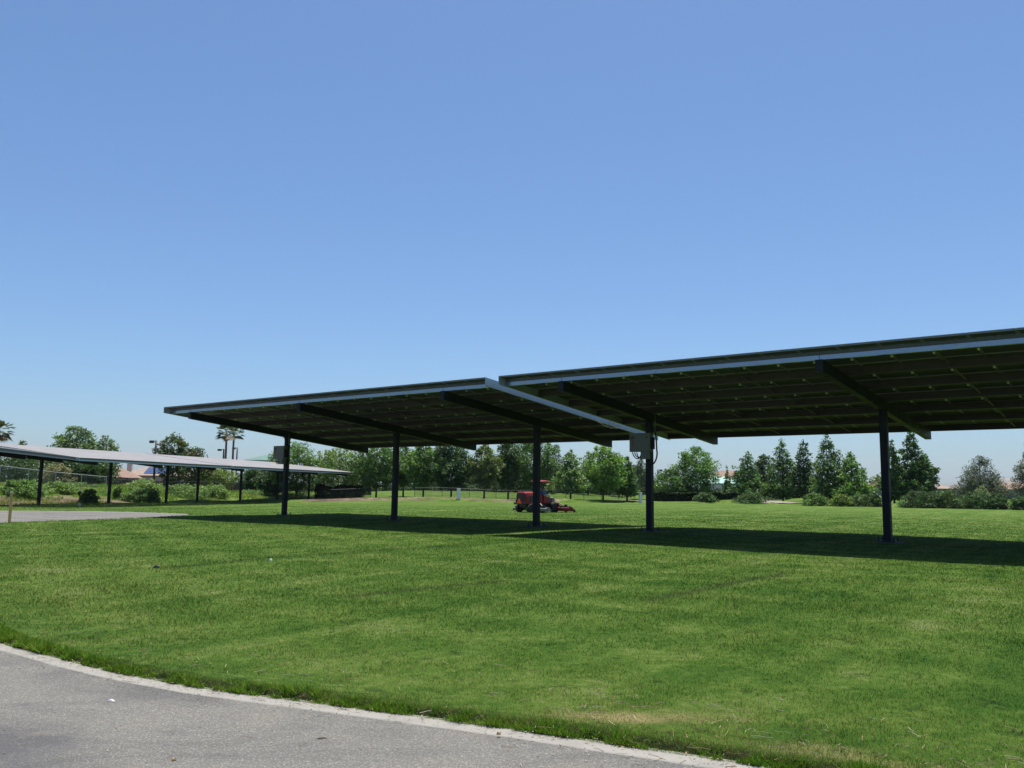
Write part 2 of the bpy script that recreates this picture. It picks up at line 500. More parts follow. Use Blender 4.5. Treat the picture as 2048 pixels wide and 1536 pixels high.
q1 = idx[:-1, :]; q2 = np.roll(idx, -1, 1)[:-1, :]; q3 = np.roll(idx, -1, 1)[1:, :]; q4 = idx[1:, :]
faces = np.stack([q1.ravel(), q4.ravel(), q3.ravel(), q2.ravel()], 1)
wl_ = -((gx - FA[0]) * FQ[0] + (gy - FA[1]) * FQ[1])
e_ = gy - yedge(gx)
berm_ = S(4.5, 19, wl_) * S(46, 72, gy)
soil = np.maximum((.30 + .65 * S(-.15, .45, wob(gx, gy, .16, 8))) * S(-.3, .5, e_) * S(9, 6.5, e_) * (1 - berm_) * (1 - .45 * S(-22, -16, gx) * S(4, -2, gx)), .72 * S(4.5, 6, wl_) * S(13, 9, wl_) * S(50, 70, gy) * S(118, 95, gy))
soil = np.maximum(soil, .62 * S(20, 26, wl_) * S(46, 72, gy) * (gy < 170))
soil = np.maximum(soil, .55 * S(40, 55, e_))
dryp = .80 * np.exp(-(((gx - .95) / .8) ** 2 + ((gy - 6.3) / .26) ** 2)) + .35 * np.exp(-(((gx - 1.9) / .9) ** 2 + ((gy - 5.5) / .25) ** 2))
dryp = np.maximum(dryp, .30 * np.exp(-(sg / .35) ** 2))
dryp = np.maximum(dryp, .50 * S(.1, 1.4, gx) * S(1.1, .25, sg) * (gy < 8))
dryp = np.maximum(dryp, .36 * S(3.0, 7, wl_) * S(16, 9, wl_) * S(50, 70, gy) * S(150, 120, gy))
dryp = np.maximum(dryp, .42 * np.exp(-(((gx + 26) / 9) ** 2 + ((gy - 92) / 7) ** 2)))
TRACKS = [[(330, 1140), (520, 1121), (700, 1107), (930, 1091)], [(1300, 1204), (1440, 1176), (1570, 1150)], [(700, 1196), (860, 1180), (1000, 1170)], [(1560, 1100), (1740, 1112)]]
TRACKS = [np.array([[ray(u, v)[0] * -CAMH / ray(u, v)[2], ray(u, v)[1] * -CAMH / ray(u, v)[2]] for u, v in t]) for t in TRACKS]
def track(x, y):   # pressed wheel tracks of the mower
    d = np.full(x.shape, 1e9)
    for P in TRACKS:
        P = smooth_line(P, 6)
        for a, b in zip(P[:-1], P[1:]):
            e = b - a; t = np.clip(((x - a[0]) * e[0] + (y - a[1]) * e[1]) / (e @ e), 0, 1)
            d = np.minimum(d, np.hypot(x - a[0] - t * e[0], y - a[1] - t * e[1]))
    return np.exp(-(d / .16) ** 2)
cols = np.stack([soil.ravel(), dryp.ravel(), np.maximum(track(gx, gy), 1.6 * np.exp(-((sg - .04) / .11) ** 2)).ravel(), np.clip(sg, 0, 45).ravel() / 50], 1)
lawn = array_mesh('lawn', np.stack([gx.ravel(), gy.ravel(), gz.ravel()], 1), faces, LAWN, cols)
lawn.data.polygons.foreach_set('use_smooth', [True] * len(lawn.data.polygons))
tag(lawn, 'mown green park lawn reaching back to the tree line', 'lawn', kind='structure')

# road and its concrete mowing strip
mb = MB(); mb.add([(x, y, 0) for x, y in ROADPOLY], [tuple(range(len(ROADPOLY)))])
tag(mb.build('road', ASPHALT), 'weathered grey asphalt drive curving past the lawn', 'road', kind='structure')
mb = MB()
E2 = EDGES
tan_ = np.gradient(E2, axis=0); tan_ /= np.linalg.norm(tan_, axis=1)[:, None]
nrm = np.stack([-tan_[:, 1], tan_[:, 0]], 1)   # points to the road side
test = E2[60] + nrm[60] * .3
if not inside_road(np.array([test[0]]), np.array([test[1]]))[0]: nrm = -nrm
for i in range(len(E2) - 1):
    wi = .18 + .004 * math.sin(i * 1.7)
    wj = .18 + .004 * math.sin((i + 1) * 1.7)
    a0 = E2[i] - nrm[i] * .06; a1 = E2[i] + nrm[i] * wi; b0 = E2[i + 1] - nrm[i + 1] * .06; b1 = E2[i + 1] + nrm[i + 1] * wj
    z = .0045
    c1 = E2[i] + nrm[i] * (wi + .012); d1 = E2[i + 1] + nrm[i + 1] * (wj + .012)
    mb.add([(*a0, z), (*a1, z), (*b1, z), (*b0, z), (*c1, -.001), (*d1, -.001)], [(0, 1, 2, 3), (1, 4, 5, 2)])
tag(mb.build('mowing_strip', CONCRETE), 'narrow pale concrete strip between asphalt and lawn', 'kerb strip', kind='structure')

# ------------------------------------------------------------------ grass blades
def vnoise(x, y, s, seed):
    r = np.random.default_rng(seed); g = r.random((64, 64))
    u = x / s; v = y / s; i = np.floor(u).astype(int); j = np.floor(v).astype(int); a = u - i; b = v - j
    a = a * a * (3 - 2 * a); b = b * b * (3 - 2 * b)
    G = lambda m, n: g[m % 64, n % 64]
    return (G(i, j) * (1 - a) + G(i + 1, j) * a) * (1 - b) + (G(i, j + 1) * (1 - a) + G(i + 1, j + 1) * a) * b

def blades(x, y, z, h, w, lean, tint, seed, sg=None):
    r = np.random.default_rng(seed); n = len(x)
    th = r.uniform(0, 2 * np.pi, n); ph = r.uniform(0, 2 * np.pi, n)
    ln = lean * r.random(n) ** .7
    base = np.stack([x, y, z], 1)
    side = np.stack([np.cos(th), np.sin(th), np.zeros(n)], 1) * (w / 2)[:, None]
    tip = base + np.stack([np.cos(ph) * ln * h, np.sin(ph) * ln * h, h * np.sqrt(np.clip(1 - .6 * ln ** 2, .1, 1))], 1)
    V = np.empty((n, 3, 3)); V[:, 0] = base - side; V[:, 1] = base + side; V[:, 2] = tip
    C = np.ones((n, 3, 4)); C[:, :, :3] = tint[:, None, :]
    if sg is not None: C[:, :, 3] = (np.clip(sg, 0, 45) / 50)[:, None]
    return V.reshape(-1, 3), C.reshape(-1, 4)

def lawn_blades():
    r = np.random.default_rng(3)
    N = 900000
    d = np.exp(r.uniform(math.log(4.4), math.log(112), N))
    an = r.uniform(R_(-38), R_(38), N)
    x = np.sin(an) * d; y = np.cos(an) * d
    s = signed(x, y)
    k = (s > .015) & (r.random(N) < S(112, 45, d)) & (y < yedge(x) - 1)
    x, y, d, s = x[k], y[k], d[k], s[k]
    n = len(x)
    sc = np.clip(d / 9, .75, 6.0)
    clump = vnoise(x, y, .35, 1); cl2 = vnoise(x, y, 1.6, 2)
    h = (.016 + .020 * r.random(n)) * (.6 + .8 * clump) * np.clip(sc, .9, 1.5)
    w = .0060 * sc * (.7 + .6 * r.random(n))
    br = (.68 + 1.15 * r.random(n) ** 1.5 + .3 * (clump - .5)) * (1 - .45 * track(x, y))
    tint = np.stack([br * (1 + .18 * (cl2 - .5)), br, br * (1 - .1 * (cl2 - .5))], 1)
    dry = r.random(n) < .10 + .22 * np.exp(-(s / 2.4) ** 2) + .18 * np.clip(cl2 - .45, 0, 1) + .75 * np.exp(-(((x - .95) / .8) ** 2 + ((y - 6.3) / .26) ** 2)) + .14 * np.exp(-(s / .9) ** 2) + .50 * S(-.3, 1.2, x) * S(1.3, .2, s) * S(.0, .22, s) * (y < 8)
    tint[dry] = np.stack([2.3 + r.random(n) * 1.2, 1.45 + .5 * r.random(n), 2.2 + 1.2 * r.random(n)], 1)[dry]
    z = H(x, y) + .025
    z = z * S(-.06, .10, s) - .14 * S(.04, -.10, s) + .022 * S(.0, .05, s) * S(.5, .1, s)
    z = np.maximum(z, .0)
    V1, C1 = blades(x, y, z, h, w, 1.15, tint, 4, s)
    # longer unmown fringe hanging over the concrete strip
    seg = np.linalg.norm(np.diff(EDGES, axis=0), axis=1); cum = np.concatenate([[0], np.cumsum(seg)])
    n2 = 150000
    # only along the part of the edge near the viewer
    lo, hi = cum[10], cum[95]
    t = r.uniform(lo, hi, n2)
    ex = np.interp(t, cum, EDGES[:, 0]); ey = np.interp(t, cum, EDGES[:, 1])
    nx = np.interp(t, cum, nrm[:, 0]); ny = np.interp(t, cum, nrm[:, 1])
    off = .035 - r.random(n2) ** 1.7 * .24
    x = ex + nx * off; y = ey + ny * off
    cl = vnoise(x, y, .13, 8) * .6 + vnoise(x, y, .5, 9) * .4
    h = (.034 + .085 * r.random(n2) ** 2) * (.25 + 1.5 * cl ** 1.6) * (1.1 - np.clip(-off / .23, 0, .85))
    gap = vnoise(x, y, .085, 12) * .6 + vnoise(x, y, .26, 13) * .4
    h = np.where(off > -.07, h * np.clip((gap - .36) * 5, .06, 1.25), h * .8)
    dd = np.hypot(x, y)
    w = .0062 * np.clip(dd / 8, .8, 2.2) * (.7 + .6 * r.random(n2))
    br = 1.0 + 1.5 * r.random(n2) ** 1.5
    tint = np.stack([br * 1.05, br * 1.22, br * .55], 1)
    dk = r.random(n2) < .22
    tint[dk] = np.array([1.9, 1.1, 1.5])
    V2, C2 = blades(x, y, np.where(off > 0, .008, .008 + .036 * S(0, .06, -off)), h, w, 1.0, tint, 5, np.zeros(n2))
    V = np.vstack([V1, V2]); C = np.vstack([C1, C2])
    F = np.arange(len(V)).reshape(-1, 3)
    o = array_mesh('grass', V, F, BLADE, C)
    tag(o, 'short mown grass blades with a longer fringe along the concrete strip', 'grass', kind='stuff')
lawn_blades()

def weeds():
    r = np.random.default_rng(31); N = 90000
    w = r.uniform(5.5, 24, N); t = r.uniform(-30, 75, N)
    P = FA + FAX * t[:, None] - FQ * w[:, None]
    x, y = P[:, 0], P[:, 1]
    n1 = vnoise(x, y, 4.0, 41); n2 = vnoise(x, y, 1.2, 42)
    k = (n1 * .6 + n2 * .4 > .42 - .012 * (w - 6)) & (y > 48)
    x, y, n1, n2 = x[k], y[k], n1[k], n2[k]; n = len(x)
    h = (.12 + .45 * r.random(n)) * (.3 + .9 * n2); wd = .035 + .05 * r.random(n)
    br = 1.5 + 1.2 * r.random(n); yl = np.clip((n1 - .25) * 2.4, 0, 1)
    tint = np.stack([br * (1.0 + .9 * yl), br * (1.1 + .25 * yl), br * (.9 + .7 * yl)], 1)
    V, C = blades(x, y, H(x, y) + .02, h, wd, .9, tint, 43)
    tag(array_mesh('weeds', V, np.arange(len(V)).reshape(-1, 3), BLADE, C), 'rough weeds and dry grass covering the slope behind the far canopies', 'weeds', kind='stuff')
weeds()

def litter():
    """straw stems, leaf crumbs and clippings lying on lawn edge and road"""
    r = np.random.default_rng(21)
    mb = MB()
    def stem(x, y, L, a, z, rad):
        pts = []; b = a
        for k in range(4):
            pts.append((x, y, z + .002 * math.sin(k * 1.4) + .003 * (k % 2)))
            x += math.cos(b) * L / 3; y += math.sin(b) * L / 3; b += r.uniform(-.35, .35)
        mb.tube(pts, rad, 4, int(r.integers(0, 3)))
    seg = np.linalg.norm(np.diff(EDGES, axis=0), axis=1); cum = np.concatenate([[0], np.cumsum(seg)])
    for i in range(460):
        t = r.uniform(cum[18], cum[84]) if i % 2 else r.uniform(cum[16], cum[40])
        x = np.interp(t, cum, EDGES[:, 0]); y = np.interp(t, cum, EDGES[:, 1])
        nx = np.interp(t, cum, nrm[:, 0]); ny = np.interp(t, cum, nrm[:, 1])
        o = r.normal(-.5, .5) if i % 9 else r.normal(.08, .12)
        x += nx * o; y += ny * o
        on_road = o > .02
        stem(x, y, r.uniform(.03, .15 if not on_road else .09), r.uniform(0, 6.28), .007 if on_road else .046, r.uniform(.0009, .0022))
    for i in range(2100):    # clippings and leaf crumbs
        t = r.uniform(cum[20], cum[86]) if i % 3 else r.uniform(cum[48], cum[74])
        x = np.interp(t, cum, EDGES[:, 0]); y = np.interp(t, cum, EDGES[:, 1])
        nx = np.interp(t, cum, nrm[:, 0]); ny = np.interp(t, cum, nrm[:, 1])
        o = abs(r.normal(0, .16)) if i % 2 else (r.uniform(.2, 2.4) if i % 3 else -abs(r.normal(0, 1.2)))
        x += nx * o; y += ny * o
        a = r.uniform(0, 6.28); s = r.uniform(.004, .012) if o > .2 and i % 3 else r.uniform(.004, .014)
        z = .004 if o > .22 else (.019 if o > 0 else .045)
        c, sn = math.cos(a), math.sin(a)
        mb.add([(x - c * s, y - sn * s, z), (x + sn * s * .4, y - c * s * .4, z + s * .4), (x + c * s, y + sn * s, z + .002), (x - sn * s * .4, y + c * s * .4, z + s * .3)],
               [(0, 1, 2), (0, 2, 3)], int(r.integers(0, 4)) if i % 3 else int(r.choice([0, 3, 3, 3])))
    straw = paint('dry_straw', (.36, .27, .15), .8, 0, .2); straw2 = paint('pale_straw', (.47, .40, .26), .8, 0, .15)
    brown = paint('brown_leaf', (.22, .11, .055), .8, 0, .25); clip = paint('cut_grass', (.10, .15, .045), .8, 0, .25)
    o = mb.build('straw_litter', [straw, straw2, brown, clip], fix=False)
    tag(o, 'dry straw stems and clippings scattered along the lawn edge', 'straw', kind='stuff')
litter()

# ------------------------------------------------------------------ solar canopies
def canopy(name, loc, th, cols, x0, x1, zc, slope, yf, yb, label, edge_mat, group='solar canopies', inset=.36):
    """local x along the row, -y the front edge; slope = dz/dy of the deck. cols = column x positions."""
    root = thing(name, loc, th, label, 'solar canopy', group)
    sh = lambda x, y, n: (x, y, zc + slope * y + n)
    L = x1 - x0
    y0, y1 = -yf, yb
    nrow = 6; pr = (y1 - y0) / nrow
    ncol = max(1, round(L / 1.105)); pw = L / ncol
    # module rows
    for k in range(nrow):
        mb = MB()
        a = y0 + k * pr + .006; b = y0 + (k + 1) * pr - .006
        for i in range(ncol):
            xa = x0 + i * pw; xb = xa + pw
            xa += .012; xb -= .012
            mb.bbox((xa, a, -.040), (xb, b, -.030), 1, sh)      # back sheet
            mb.bbox((xa, a, -.028), (xb, b, 0), 0, sh)          # glass
            # frame lips below
            for (fa, fb) in (((xa, a), (xb, a + .03)), ((xa, b - .03), (xb, b)), ((xa, a + .03), (xa + .03, b - .03)), ((xb - .03, a + .03), (xb, b - .03))):
                mb.bbox((fa[0], fa[1], -.052), (fb[0], fb[1], -.041), 2, sh)
            if i:   # joint strip between neighbours, with an added white block below as a speck of light
                xm = x0 + i * pw
                mb.bbox((xm - .011, a, -.03), (xm + .011, b, -.006), 2, sh)
                if k < 4: mb.bbox((xm - .027, a + 1.46, -.105), (xm + .027, a + 1.51, -.053), 3, sh)
        mb.build('module_row', [PANEL, BACKSHEET, FRAME, LIGHT_SPECK], root)
    # purlins
    npur = 7
    ys = [y0 + inset + (y1 - y0 - inset - .26) * i / (npur - 1) for i in range(npur)]
    for i, y in enumerate(ys):
        mb = MB()
        edge = i == 0
        if edge:   # lower face with the upper web stepped back under the module overhang, its shade put into the colour
            mb.bbox((x0 + .02, y - .004, -.300), (x1 - .02, y + .004, -.170), 0, sh)
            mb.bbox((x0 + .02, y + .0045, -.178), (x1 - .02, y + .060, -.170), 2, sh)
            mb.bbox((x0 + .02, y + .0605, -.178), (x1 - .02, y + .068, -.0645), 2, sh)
        else:
            mb.bbox((x0 + .02, y - .004, -.300), (x1 - .02, y + .004, -.056), 0, sh)
        s_ = 1 if edge else 1
        mb.bbox((x0 + .02, y + .0045, -.300), (x1 - .02, y + .07, -.292), 0, sh)
        mb.bbox((x0 + .02, y + .0045, -.064), (x1 - .02, y + .07, -.056), 0, sh)
        if edge:
            for c in cols:
                mb.bbox((c - .006, y - .009, -.297), (c + .006, y - .0045, -.172), 1, sh)   # splice seams
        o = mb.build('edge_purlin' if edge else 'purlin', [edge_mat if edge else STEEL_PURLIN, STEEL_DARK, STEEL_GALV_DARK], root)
    # end closures
    for x, s_ in ((x0, 1), (x1, -1)):
        mb = MB()
        mb.bbox((min(x, x + s_ * .010), y0 + .002, -.315), (max(x, x + s_ * .010), y1 - .002, -.002), 0, sh)
        mb.bbox((min(x + s_ * .013, x + s_ * .07), y0 + .02, -.315), (max(x + s_ * .013, x + s_ * .07), y1 - .02, -.305), 0, sh)
        mb.build('end_channel', edge_mat if edge_mat is STEEL_GALV_DARK else GALV_END, root)
    # bridging rods between purlins at the thirds of each bay
    mb = MB()
    cs = sorted(cols)
    for i in range(len(cs) - 1):
        for q in (1 / 3, 2 / 3):
            xm = cs[i] + (cs[i + 1] - cs[i]) * q
            mb.bbox((xm - .025, ys[0] + .08, -.245), (xm + .025, ys[-1] - .08, -.235), 0, sh)
            mb.bbox((xm - .025, ys[0] + .08, -.2345), (xm - .019, ys[-1] - .08, -.20), 0, sh)
    mb.build('bridging', STEEL_PURLIN, root)
    # beams and columns
    for c in cols:
        mb = MB()
        bt, bb = -.304, -.655
        ya, yb_ = y0 + .30, y1 - .42
        # closed box girder
        mb.bbox((c - .11, ya, bb), (c + .11, yb_, bt), 0, sh)
        bo = mb.build('beam', STEEL_DARK, root)
        for y in ys[1:]:
            if y < yb_ - .05:
                mb2 = MB(); mb2.bbox((c - .115, y + .01, -.304), (c - .105, y + .16, -.10), 0, sh)
                mb2.bbox((c - .10, y + .005, -.302), (c + .10, y + .012, -.08), 0, sh)
                mb2.build('purlin_cleat', STEEL_DARK, bo)
        gz = Hs(*(np.array(loc[:2]) + np.array((math.cos(th), math.sin(th))) * c)) - loc[2]
        zt = zc + bb - .02
        mb = MB()
        mb.bbox((c - .122, -.122, gz - .2), (c + .122, .122, zt))
        co = mb.build('column', STEEL_DARK, root, bevel=.018)
        mb = MB(); mb.bbox((c - .19, -.19, zt - .0), (c + .19, .19, zt + .03), 0, None)
        for sx in (-1, 1):
            mb.prism([(-.17, zt - .001), (-.123, zt - .25), (-.123, zt - .001)], c + sx * .08 - .006, c + sx * .08 + .006, 0, 'x')
            mb.prism([(.17, zt - .001), (.123, zt - .25), (.123, zt - .001)], c + sx * .08 - .006, c + sx * .08 + .006, 0, 'x')
        mb.build('cap_plate', STEEL_DARK, co)
        mb = MB(); mb.bbox((c - .30, -.30, gz + .052), (c + .30, .30, gz + .085))
        for sx in (-1, 1):
            for sy in (-1, 1):
                mb.tube([(c + sx * .24, sy * .24, gz + .09), (c + sx * .24, sy * .24, gz + .22)], .02, 6)
                mb.tube([(c + sx * .24, sy * .24, gz + .095), (c + sx * .24, sy * .24, gz + .13)], .04, 6)
        mb.build('base_plate', STEEL_DARK, co)
        mb = MB(); mb.tube([(c, 0, gz - .3), (c, 0, gz + .050)], .46, 24)
        mb.build('footing', FOOTING, co)
    return root

NTH = R_(-38.5845); NC = (-12.886, 49.743, 0.0)
na_ = np.array((math.cos(NTH), math.sin(NTH)))
S1 = 8.98; G1 = 5.69
can1 = canopy('solar_canopy', NC, NTH, [0, S1, 2 * S1], -2.056, 2 * S1 + 2.472, 5.109, -.1031, 6.54, 6.54,
              'dark steel solar canopy in the middle, three columns, pale blue end channel', STEEL_GALV)
x4 = 2 * S1 + G1
c4 = (NC[0] + na_[0] * x4, NC[1] + na_[1] * x4, 0)
can2 = canopy('solar_canopy', c4, NTH, [0, 9.06, 18.1, 27.1], -2.589, 27.1 + 2.5, 5.109, -.1031, 6.54, 6.54,
              'nearest solar canopy, running out of the right edge above its shadow', STEEL_GALV)
fs, fg = 9.264, 5.82
fgz = -.47
canopy('solar_canopy', (FA[0], FA[1], fgz), FTH, [0, fs, 2 * fs], -2.57, 2 * fs + 2.6, 5.25, .1184, 6.45, 5.6,
       'far solar canopy on three posts behind the bend of the drive', GALV_END, inset=.03)
p4 = FA + FAX * (2 * fs + fg)
canopy('solar_canopy', (p4[0], p4[1], -.38), FTH, [0, fs, 2 * fs, 3 * fs], -2.65, 3 * fs + 2.6, 5.16, .1184, 6.45, 5.6,
       'farthest solar canopy on four posts, tip behind the dark column', GALV_END, inset=.03)
TH1 = math.atan2(.978, -.207)
q1_ = np.array((math.sin(TH1), -math.cos(TH1)))
p1 = np.array((-38.5, 76.6)) - 6.45 * q1_ - np.array((math.cos(TH1), math.sin(TH1))) * 2.6
canopy('solar_canopy', (p1[0], p1[1], -.3), TH1, [0, -fs, -2 * fs, -3 * fs], -3 * fs - 2.5, 2.55, 5.12, .1184, 6.45, 5.6,
       'solar canopy with a dark front edge, cut off by the left edge', STEEL_GALV_DARK, inset=.03)

def inverter(name, base, x, big, label):
    """box hung on the front face of a column; base = canopy empty transform (loc, th)"""
    (lx, ly, lz), th = base
    r = thing(name, (lx + math.cos(th) * x, ly + math.sin(th) * x, 0), th, label, 'electrical box', 'inverter boxes on columns')
    zb, zt = 3.22, 3.97
    f = -.125
    mb = MB(); mb.bbox((-.68, f - .31, zb), (.27, f - .06, zt)); mb.build('cabinet', BOXPAINT, r, bevel=.012)
    mb = MB(); mb.bbox((-.15, f - .058, zb + .1), (.15, f - .001, zt - .1)); mb.build('bracket', STEEL_DARK, r)
    mb = MB(); mb.bbox((-.20, f - .26, 2.93), (.12, f - .02, zb - .003)); mb.build('wiring_box', BOXPAINT, r, bevel=.01)
    mb = MB(); mb.bbox((-.60, f - .325, zt - .24), (-.46, f - .311, zt - .13)); mb.build('display', BLACK, r)
    mb = MB(); mb.bbox((-.56, f - .316, zt - .52), (-.49, f - .311, zt - .26)); mb.build('warning_sticker', REDTXT, r)
    mb = MB(); mb.bbox((.08, f - .316, zt - .20), (.17, f - .311, zt - .15)); mb.build('maker_plate', BLACK, r)
    mb = MB(); mb.bbox((.275, f - .30, zb + .1), (.37, f - .09, zt - .18)); mb.build('switch_box', STEEL_DARK, r, bevel=.008)
    for k, (a, b, s) in enumerate(((-.60, -.22, .19), (-.52, -.22, .14), (-.44, -.21, .15))):
        mb = MB()
        pts = [(a + (b - a) * t, f - .2 + .03 * k, zb - s * math.sin(math.pi * t) ** .6 - .02 + (-.12 * t)) for t in np.linspace(0, 1, 9)]
        mb.tube(pts, .022, 6); mb.build('cable', CABLE, r, smooth=True)
    mb = MB()
    pts = [(.36, f - .05, zt + .05), (.40, f - .04, zt - .2), (.42, f - .04, zb + .1)] + [(.13 + .29 * math.cos(t), f + .0, zb - .0 - .52 * math.sin(t)) for t in np.linspace(.1, 1.5, 8)]
    mb.tube(pts, .032, 8); mb.build('conduit_bend', CABLE, r, smooth=True)
    mb = MB(); mb.tube([(.36, f - .05, zt + .03), (.36, f - .05, 4.68)], .02, 8); mb.build('riser_conduit', GREYMETAL, r, smooth=True)
    return r
inverter('inverter_box', (c4, NTH), 0, True, 'beige inverter box with hanging cables on the nearest canopy, fourth column from left')
inverter('inverter_box', (NC, NTH), 0, True, 'beige inverter box on the leftmost column of the middle canopy')

# loose wire strapped to the end channel of the middle canopy
def end_wire():
    x = 2 * S1 + 2.472
    sh = lambda y, n: (x + .03, y, 5.109 - .1031 * y + n)
    r = thing('hanging_wire', NC, NTH, 'loose pale wire hanging below black straps on the end channel', 'wire')
    mb = MB(); mb.tube([Vector(sh(1.0 + t * 1.9, -.30 - .14 * math.sin(math.pi * t) - .015 * math.sin(t * 23))) for t in np.linspace(0, 1, 14)], .012, 5)
    mb.build('wire', WIRE, r)
    for y in (2.3, 2.6, 3.0):
        mb = MB(); mb.tube([sh(y, -.04), sh(y - .15, -.18), sh(y - .28, -.33)], .014, 5); mb.build('strap', CABLE, r)
end_wire()

# ------------------------------------------------------------------ plants
def leaves(cent, size, tint, up=.35, seed=0, aspect=.62):
    """diamond leaves; cent (n,3), size (n,), tint (n,3)"""
    r = np.random.default_rng(seed); n = len(cent)
    nr = r.normal(size=(n, 3)); nr[:, 2] = np.abs(nr[:, 2]) + up; nr /= np.linalg.norm(nr, axis=1)[:, None]
    t = r.normal(size=(n, 3)); t -= nr * (t * nr).sum(1)[:, None]; t /= np.linalg.norm(t, axis=1)[:, None]
    b = np.cross(nr, t)
    s = size[:, None]
    V = np.empty((n, 4, 3))
    V[:, 0] = cent - t * s; V[:, 1] = cent - b * s * aspect; V[:, 2] = cent + t * s; V[:, 3] = cent + b * s * aspect
    C = np.ones((n, 4, 4)); C[:, :, :3] = tint[:, None, :]
    return V.reshape(-1, 3), np.arange(4 * n).reshape(n, 4), C.reshape(-1, 4)

PROFILE = {
    'broad': lambda t: np.sin(np.pi * np.clip(t * .9 + .08, 0, 1)) ** .55,
    'oval': lambda t: np.sin(np.pi * np.clip(t * .86 + .10, 0, 1)) ** .8,
    'cone': lambda t: np.clip((1 - t) ** .72 * np.minimum(1, .45 + t * 4.5), 0.03, 1),
    'spire': lambda t: np.clip((1 - t) ** .9 * np.minimum(1, .6 + t * 4), 0.03, 1),
    'dome': lambda t: np.sqrt(np.clip(1 - t * t, 0, 1)) * .97 + .03,
    'pine': lambda t: np.clip((1 - t) ** .62 * np.minimum(1, .7 + t * 3), .05, 1),
}
NSEED = [100]
def crown_mesh(kind, h0, h1, Rx, Ry, col, nleaf, lsize, parent, name='crown', open_=.0, lean=0, clump=None, col2=None):
    NSEED[0] += 1; r = np.random.default_rng(NSEED[0])
    pf = PROFILE[kind]
    Hc = h1 - h0
    nc = clump or int(70 + Hc * 10)
    nleaf = int(nleaf * 2.9); lsize *= .64
    t = r.random(nc * 5)
    keep = r.random(nc * 5) < pf(t) ** 1.3 + .06
    t = t[keep][:nc]; nc = len(t)
    az = r.uniform(0, 2 * np.pi, nc)
    lob = 1 + .20 * np.sin(az * 3 + r.uniform(0, 6)) + .14 * np.sin(az * 2 + t * 9 + r.uniform(0, 6)) + r.normal(0, .10, nc)
    rr = np.sqrt(r.uniform(.04 + open_ * .1, 1, nc)) * pf(t) * lob
    cx = np.cos(az) * rr * Rx + lean * t; cy_ = np.sin(az) * rr * Ry; cz = h0 + t * Hc
    cr = (.12 + .12 * r.random(nc)) * (Rx + Ry) * .5 * (.55 + .55 * pf(t)) + .1
    per = r.multinomial(nleaf, (cr ** 1.6) / (cr ** 1.6).sum())
    ci = np.repeat(np.arange(nc), per); n = len(ci)
    off = r.normal(size=(n, 3)); off /= np.linalg.norm(off, axis=1)[:, None]
    off *= (r.random(n) ** .5)[:, None] * cr[ci][:, None]
    off[:, 2] *= .75
    P = np.stack([cx[ci], cy_[ci], cz[ci]], 1) + off
    # part of the leaves fill the crown between the clumps
    m = r.random(n) < .28; nm = int(m.sum())
    tt = r.random(nm * 4); tt = tt[r.random(nm * 4) < pf(tt) ** 1.6 + .02][:nm]
    m[np.flatnonzero(m)[len(tt):]] = False
    az2 = r.uniform(0, 2 * np.pi, len(tt))
    edge = 1 + .13 * np.sin(az2 * 3 + tt * 14) + .10 * np.sin(tt * 31 + az2 * 2) + r.normal(0, .06, len(tt))
    rr2 = np.sqrt(r.uniform(.05, 1, len(tt))) * pf(tt) * edge * .95
    P[m] = np.stack([np.cos(az2) * rr2 * Rx + lean * tt, np.sin(az2) * rr2 * Ry, h0 + tt * Hc], 1)
    P[:, 2] = np.maximum(P[:, 2], min(h0, .1))
    base = np.array(col) * 1.85
    cb = (.55 + .9 * r.random(nc))[ci] * (.7 + .6 * r.random(n))
    tint = base[None] * cb[:, None]
    if col2 is not None:
        m = (r.random(nc) < .35)[ci] & (r.random(n) < .8)
        tint[m] = np.array(col2)[None] * cb[m][:, None]
    yl = r.random(n) < .12
    tint[yl] *= np.array([1.5, 1.3, .9])
    size = lsize * (.6 + .8 * r.random(n))
    V, F, C = leaves(P, size, tint, .3, NSEED[0] + 5000, .6 if kind != 'pine' else .22)
    o = array_mesh(name, V, F, LEAF, C, parent)
    return o, np.stack([cx, cy_, cz], 1)

def tree(name, kind, label, u, vtop, wpx, Y, col, group=None, nleaf=1900, ls=.26, trunk=.16, clear=.16, open_=.3, dz=0, col2=None, lean=0, cat='tree', depth=1.0, du=0):
    """tree standing at column u of the photo, Y metres off, reaching up to vtop"""
    p = at(u, 990, Y); g = Hs(p.x, p.y) + dz
    top = at(u, vtop, Y).z
    hgt = top - g
    Rx = wpx * Y / FPX / 2 * (1.30 if 1480 < u < 1900 else (1.28 if 1130 < u < 1300 else 1.12))
    rt = thing(name, (p.x, p.y, g), random.uniform(-.4, .4), label, cat, group)
    h0 = hgt * clear
    cr, cl = crown_mesh(kind, h0, hgt * .985, Rx, Rx * depth, col, nleaf, ls, rt, 'crown', open_, lean, None, col2)
    mb = MB()
    pts = [Vector((0.03 * math.sin(k), .03 * math.cos(k * 1.3), z)) for k, z in enumerate(np.linspace(-.2, hgt * .86, 6))]
    mb.tube(pts, [trunk * (1 - .16 * k) for k in range(6)], 7)
    sel = np.random.default_rng(NSEED[0]).permutation(len(cl))[:12]
    for i in sel:
        c = Vector(cl[i]); zb = max(h0 * .8, c.z - .45 * math.hypot(c.x, c.y) - .3)
        zb = min(zb, hgt * .8)
        mid = Vector((c.x * .5, c.y * .5, (zb + c.z) / 2 + .1))
        mb.tube([(0, 0, zb), mid, c], [trunk * .42, trunk * .28, trunk * .1], 5)
    mb.build('trunk', BARK, rt, smooth=True)
    return rt

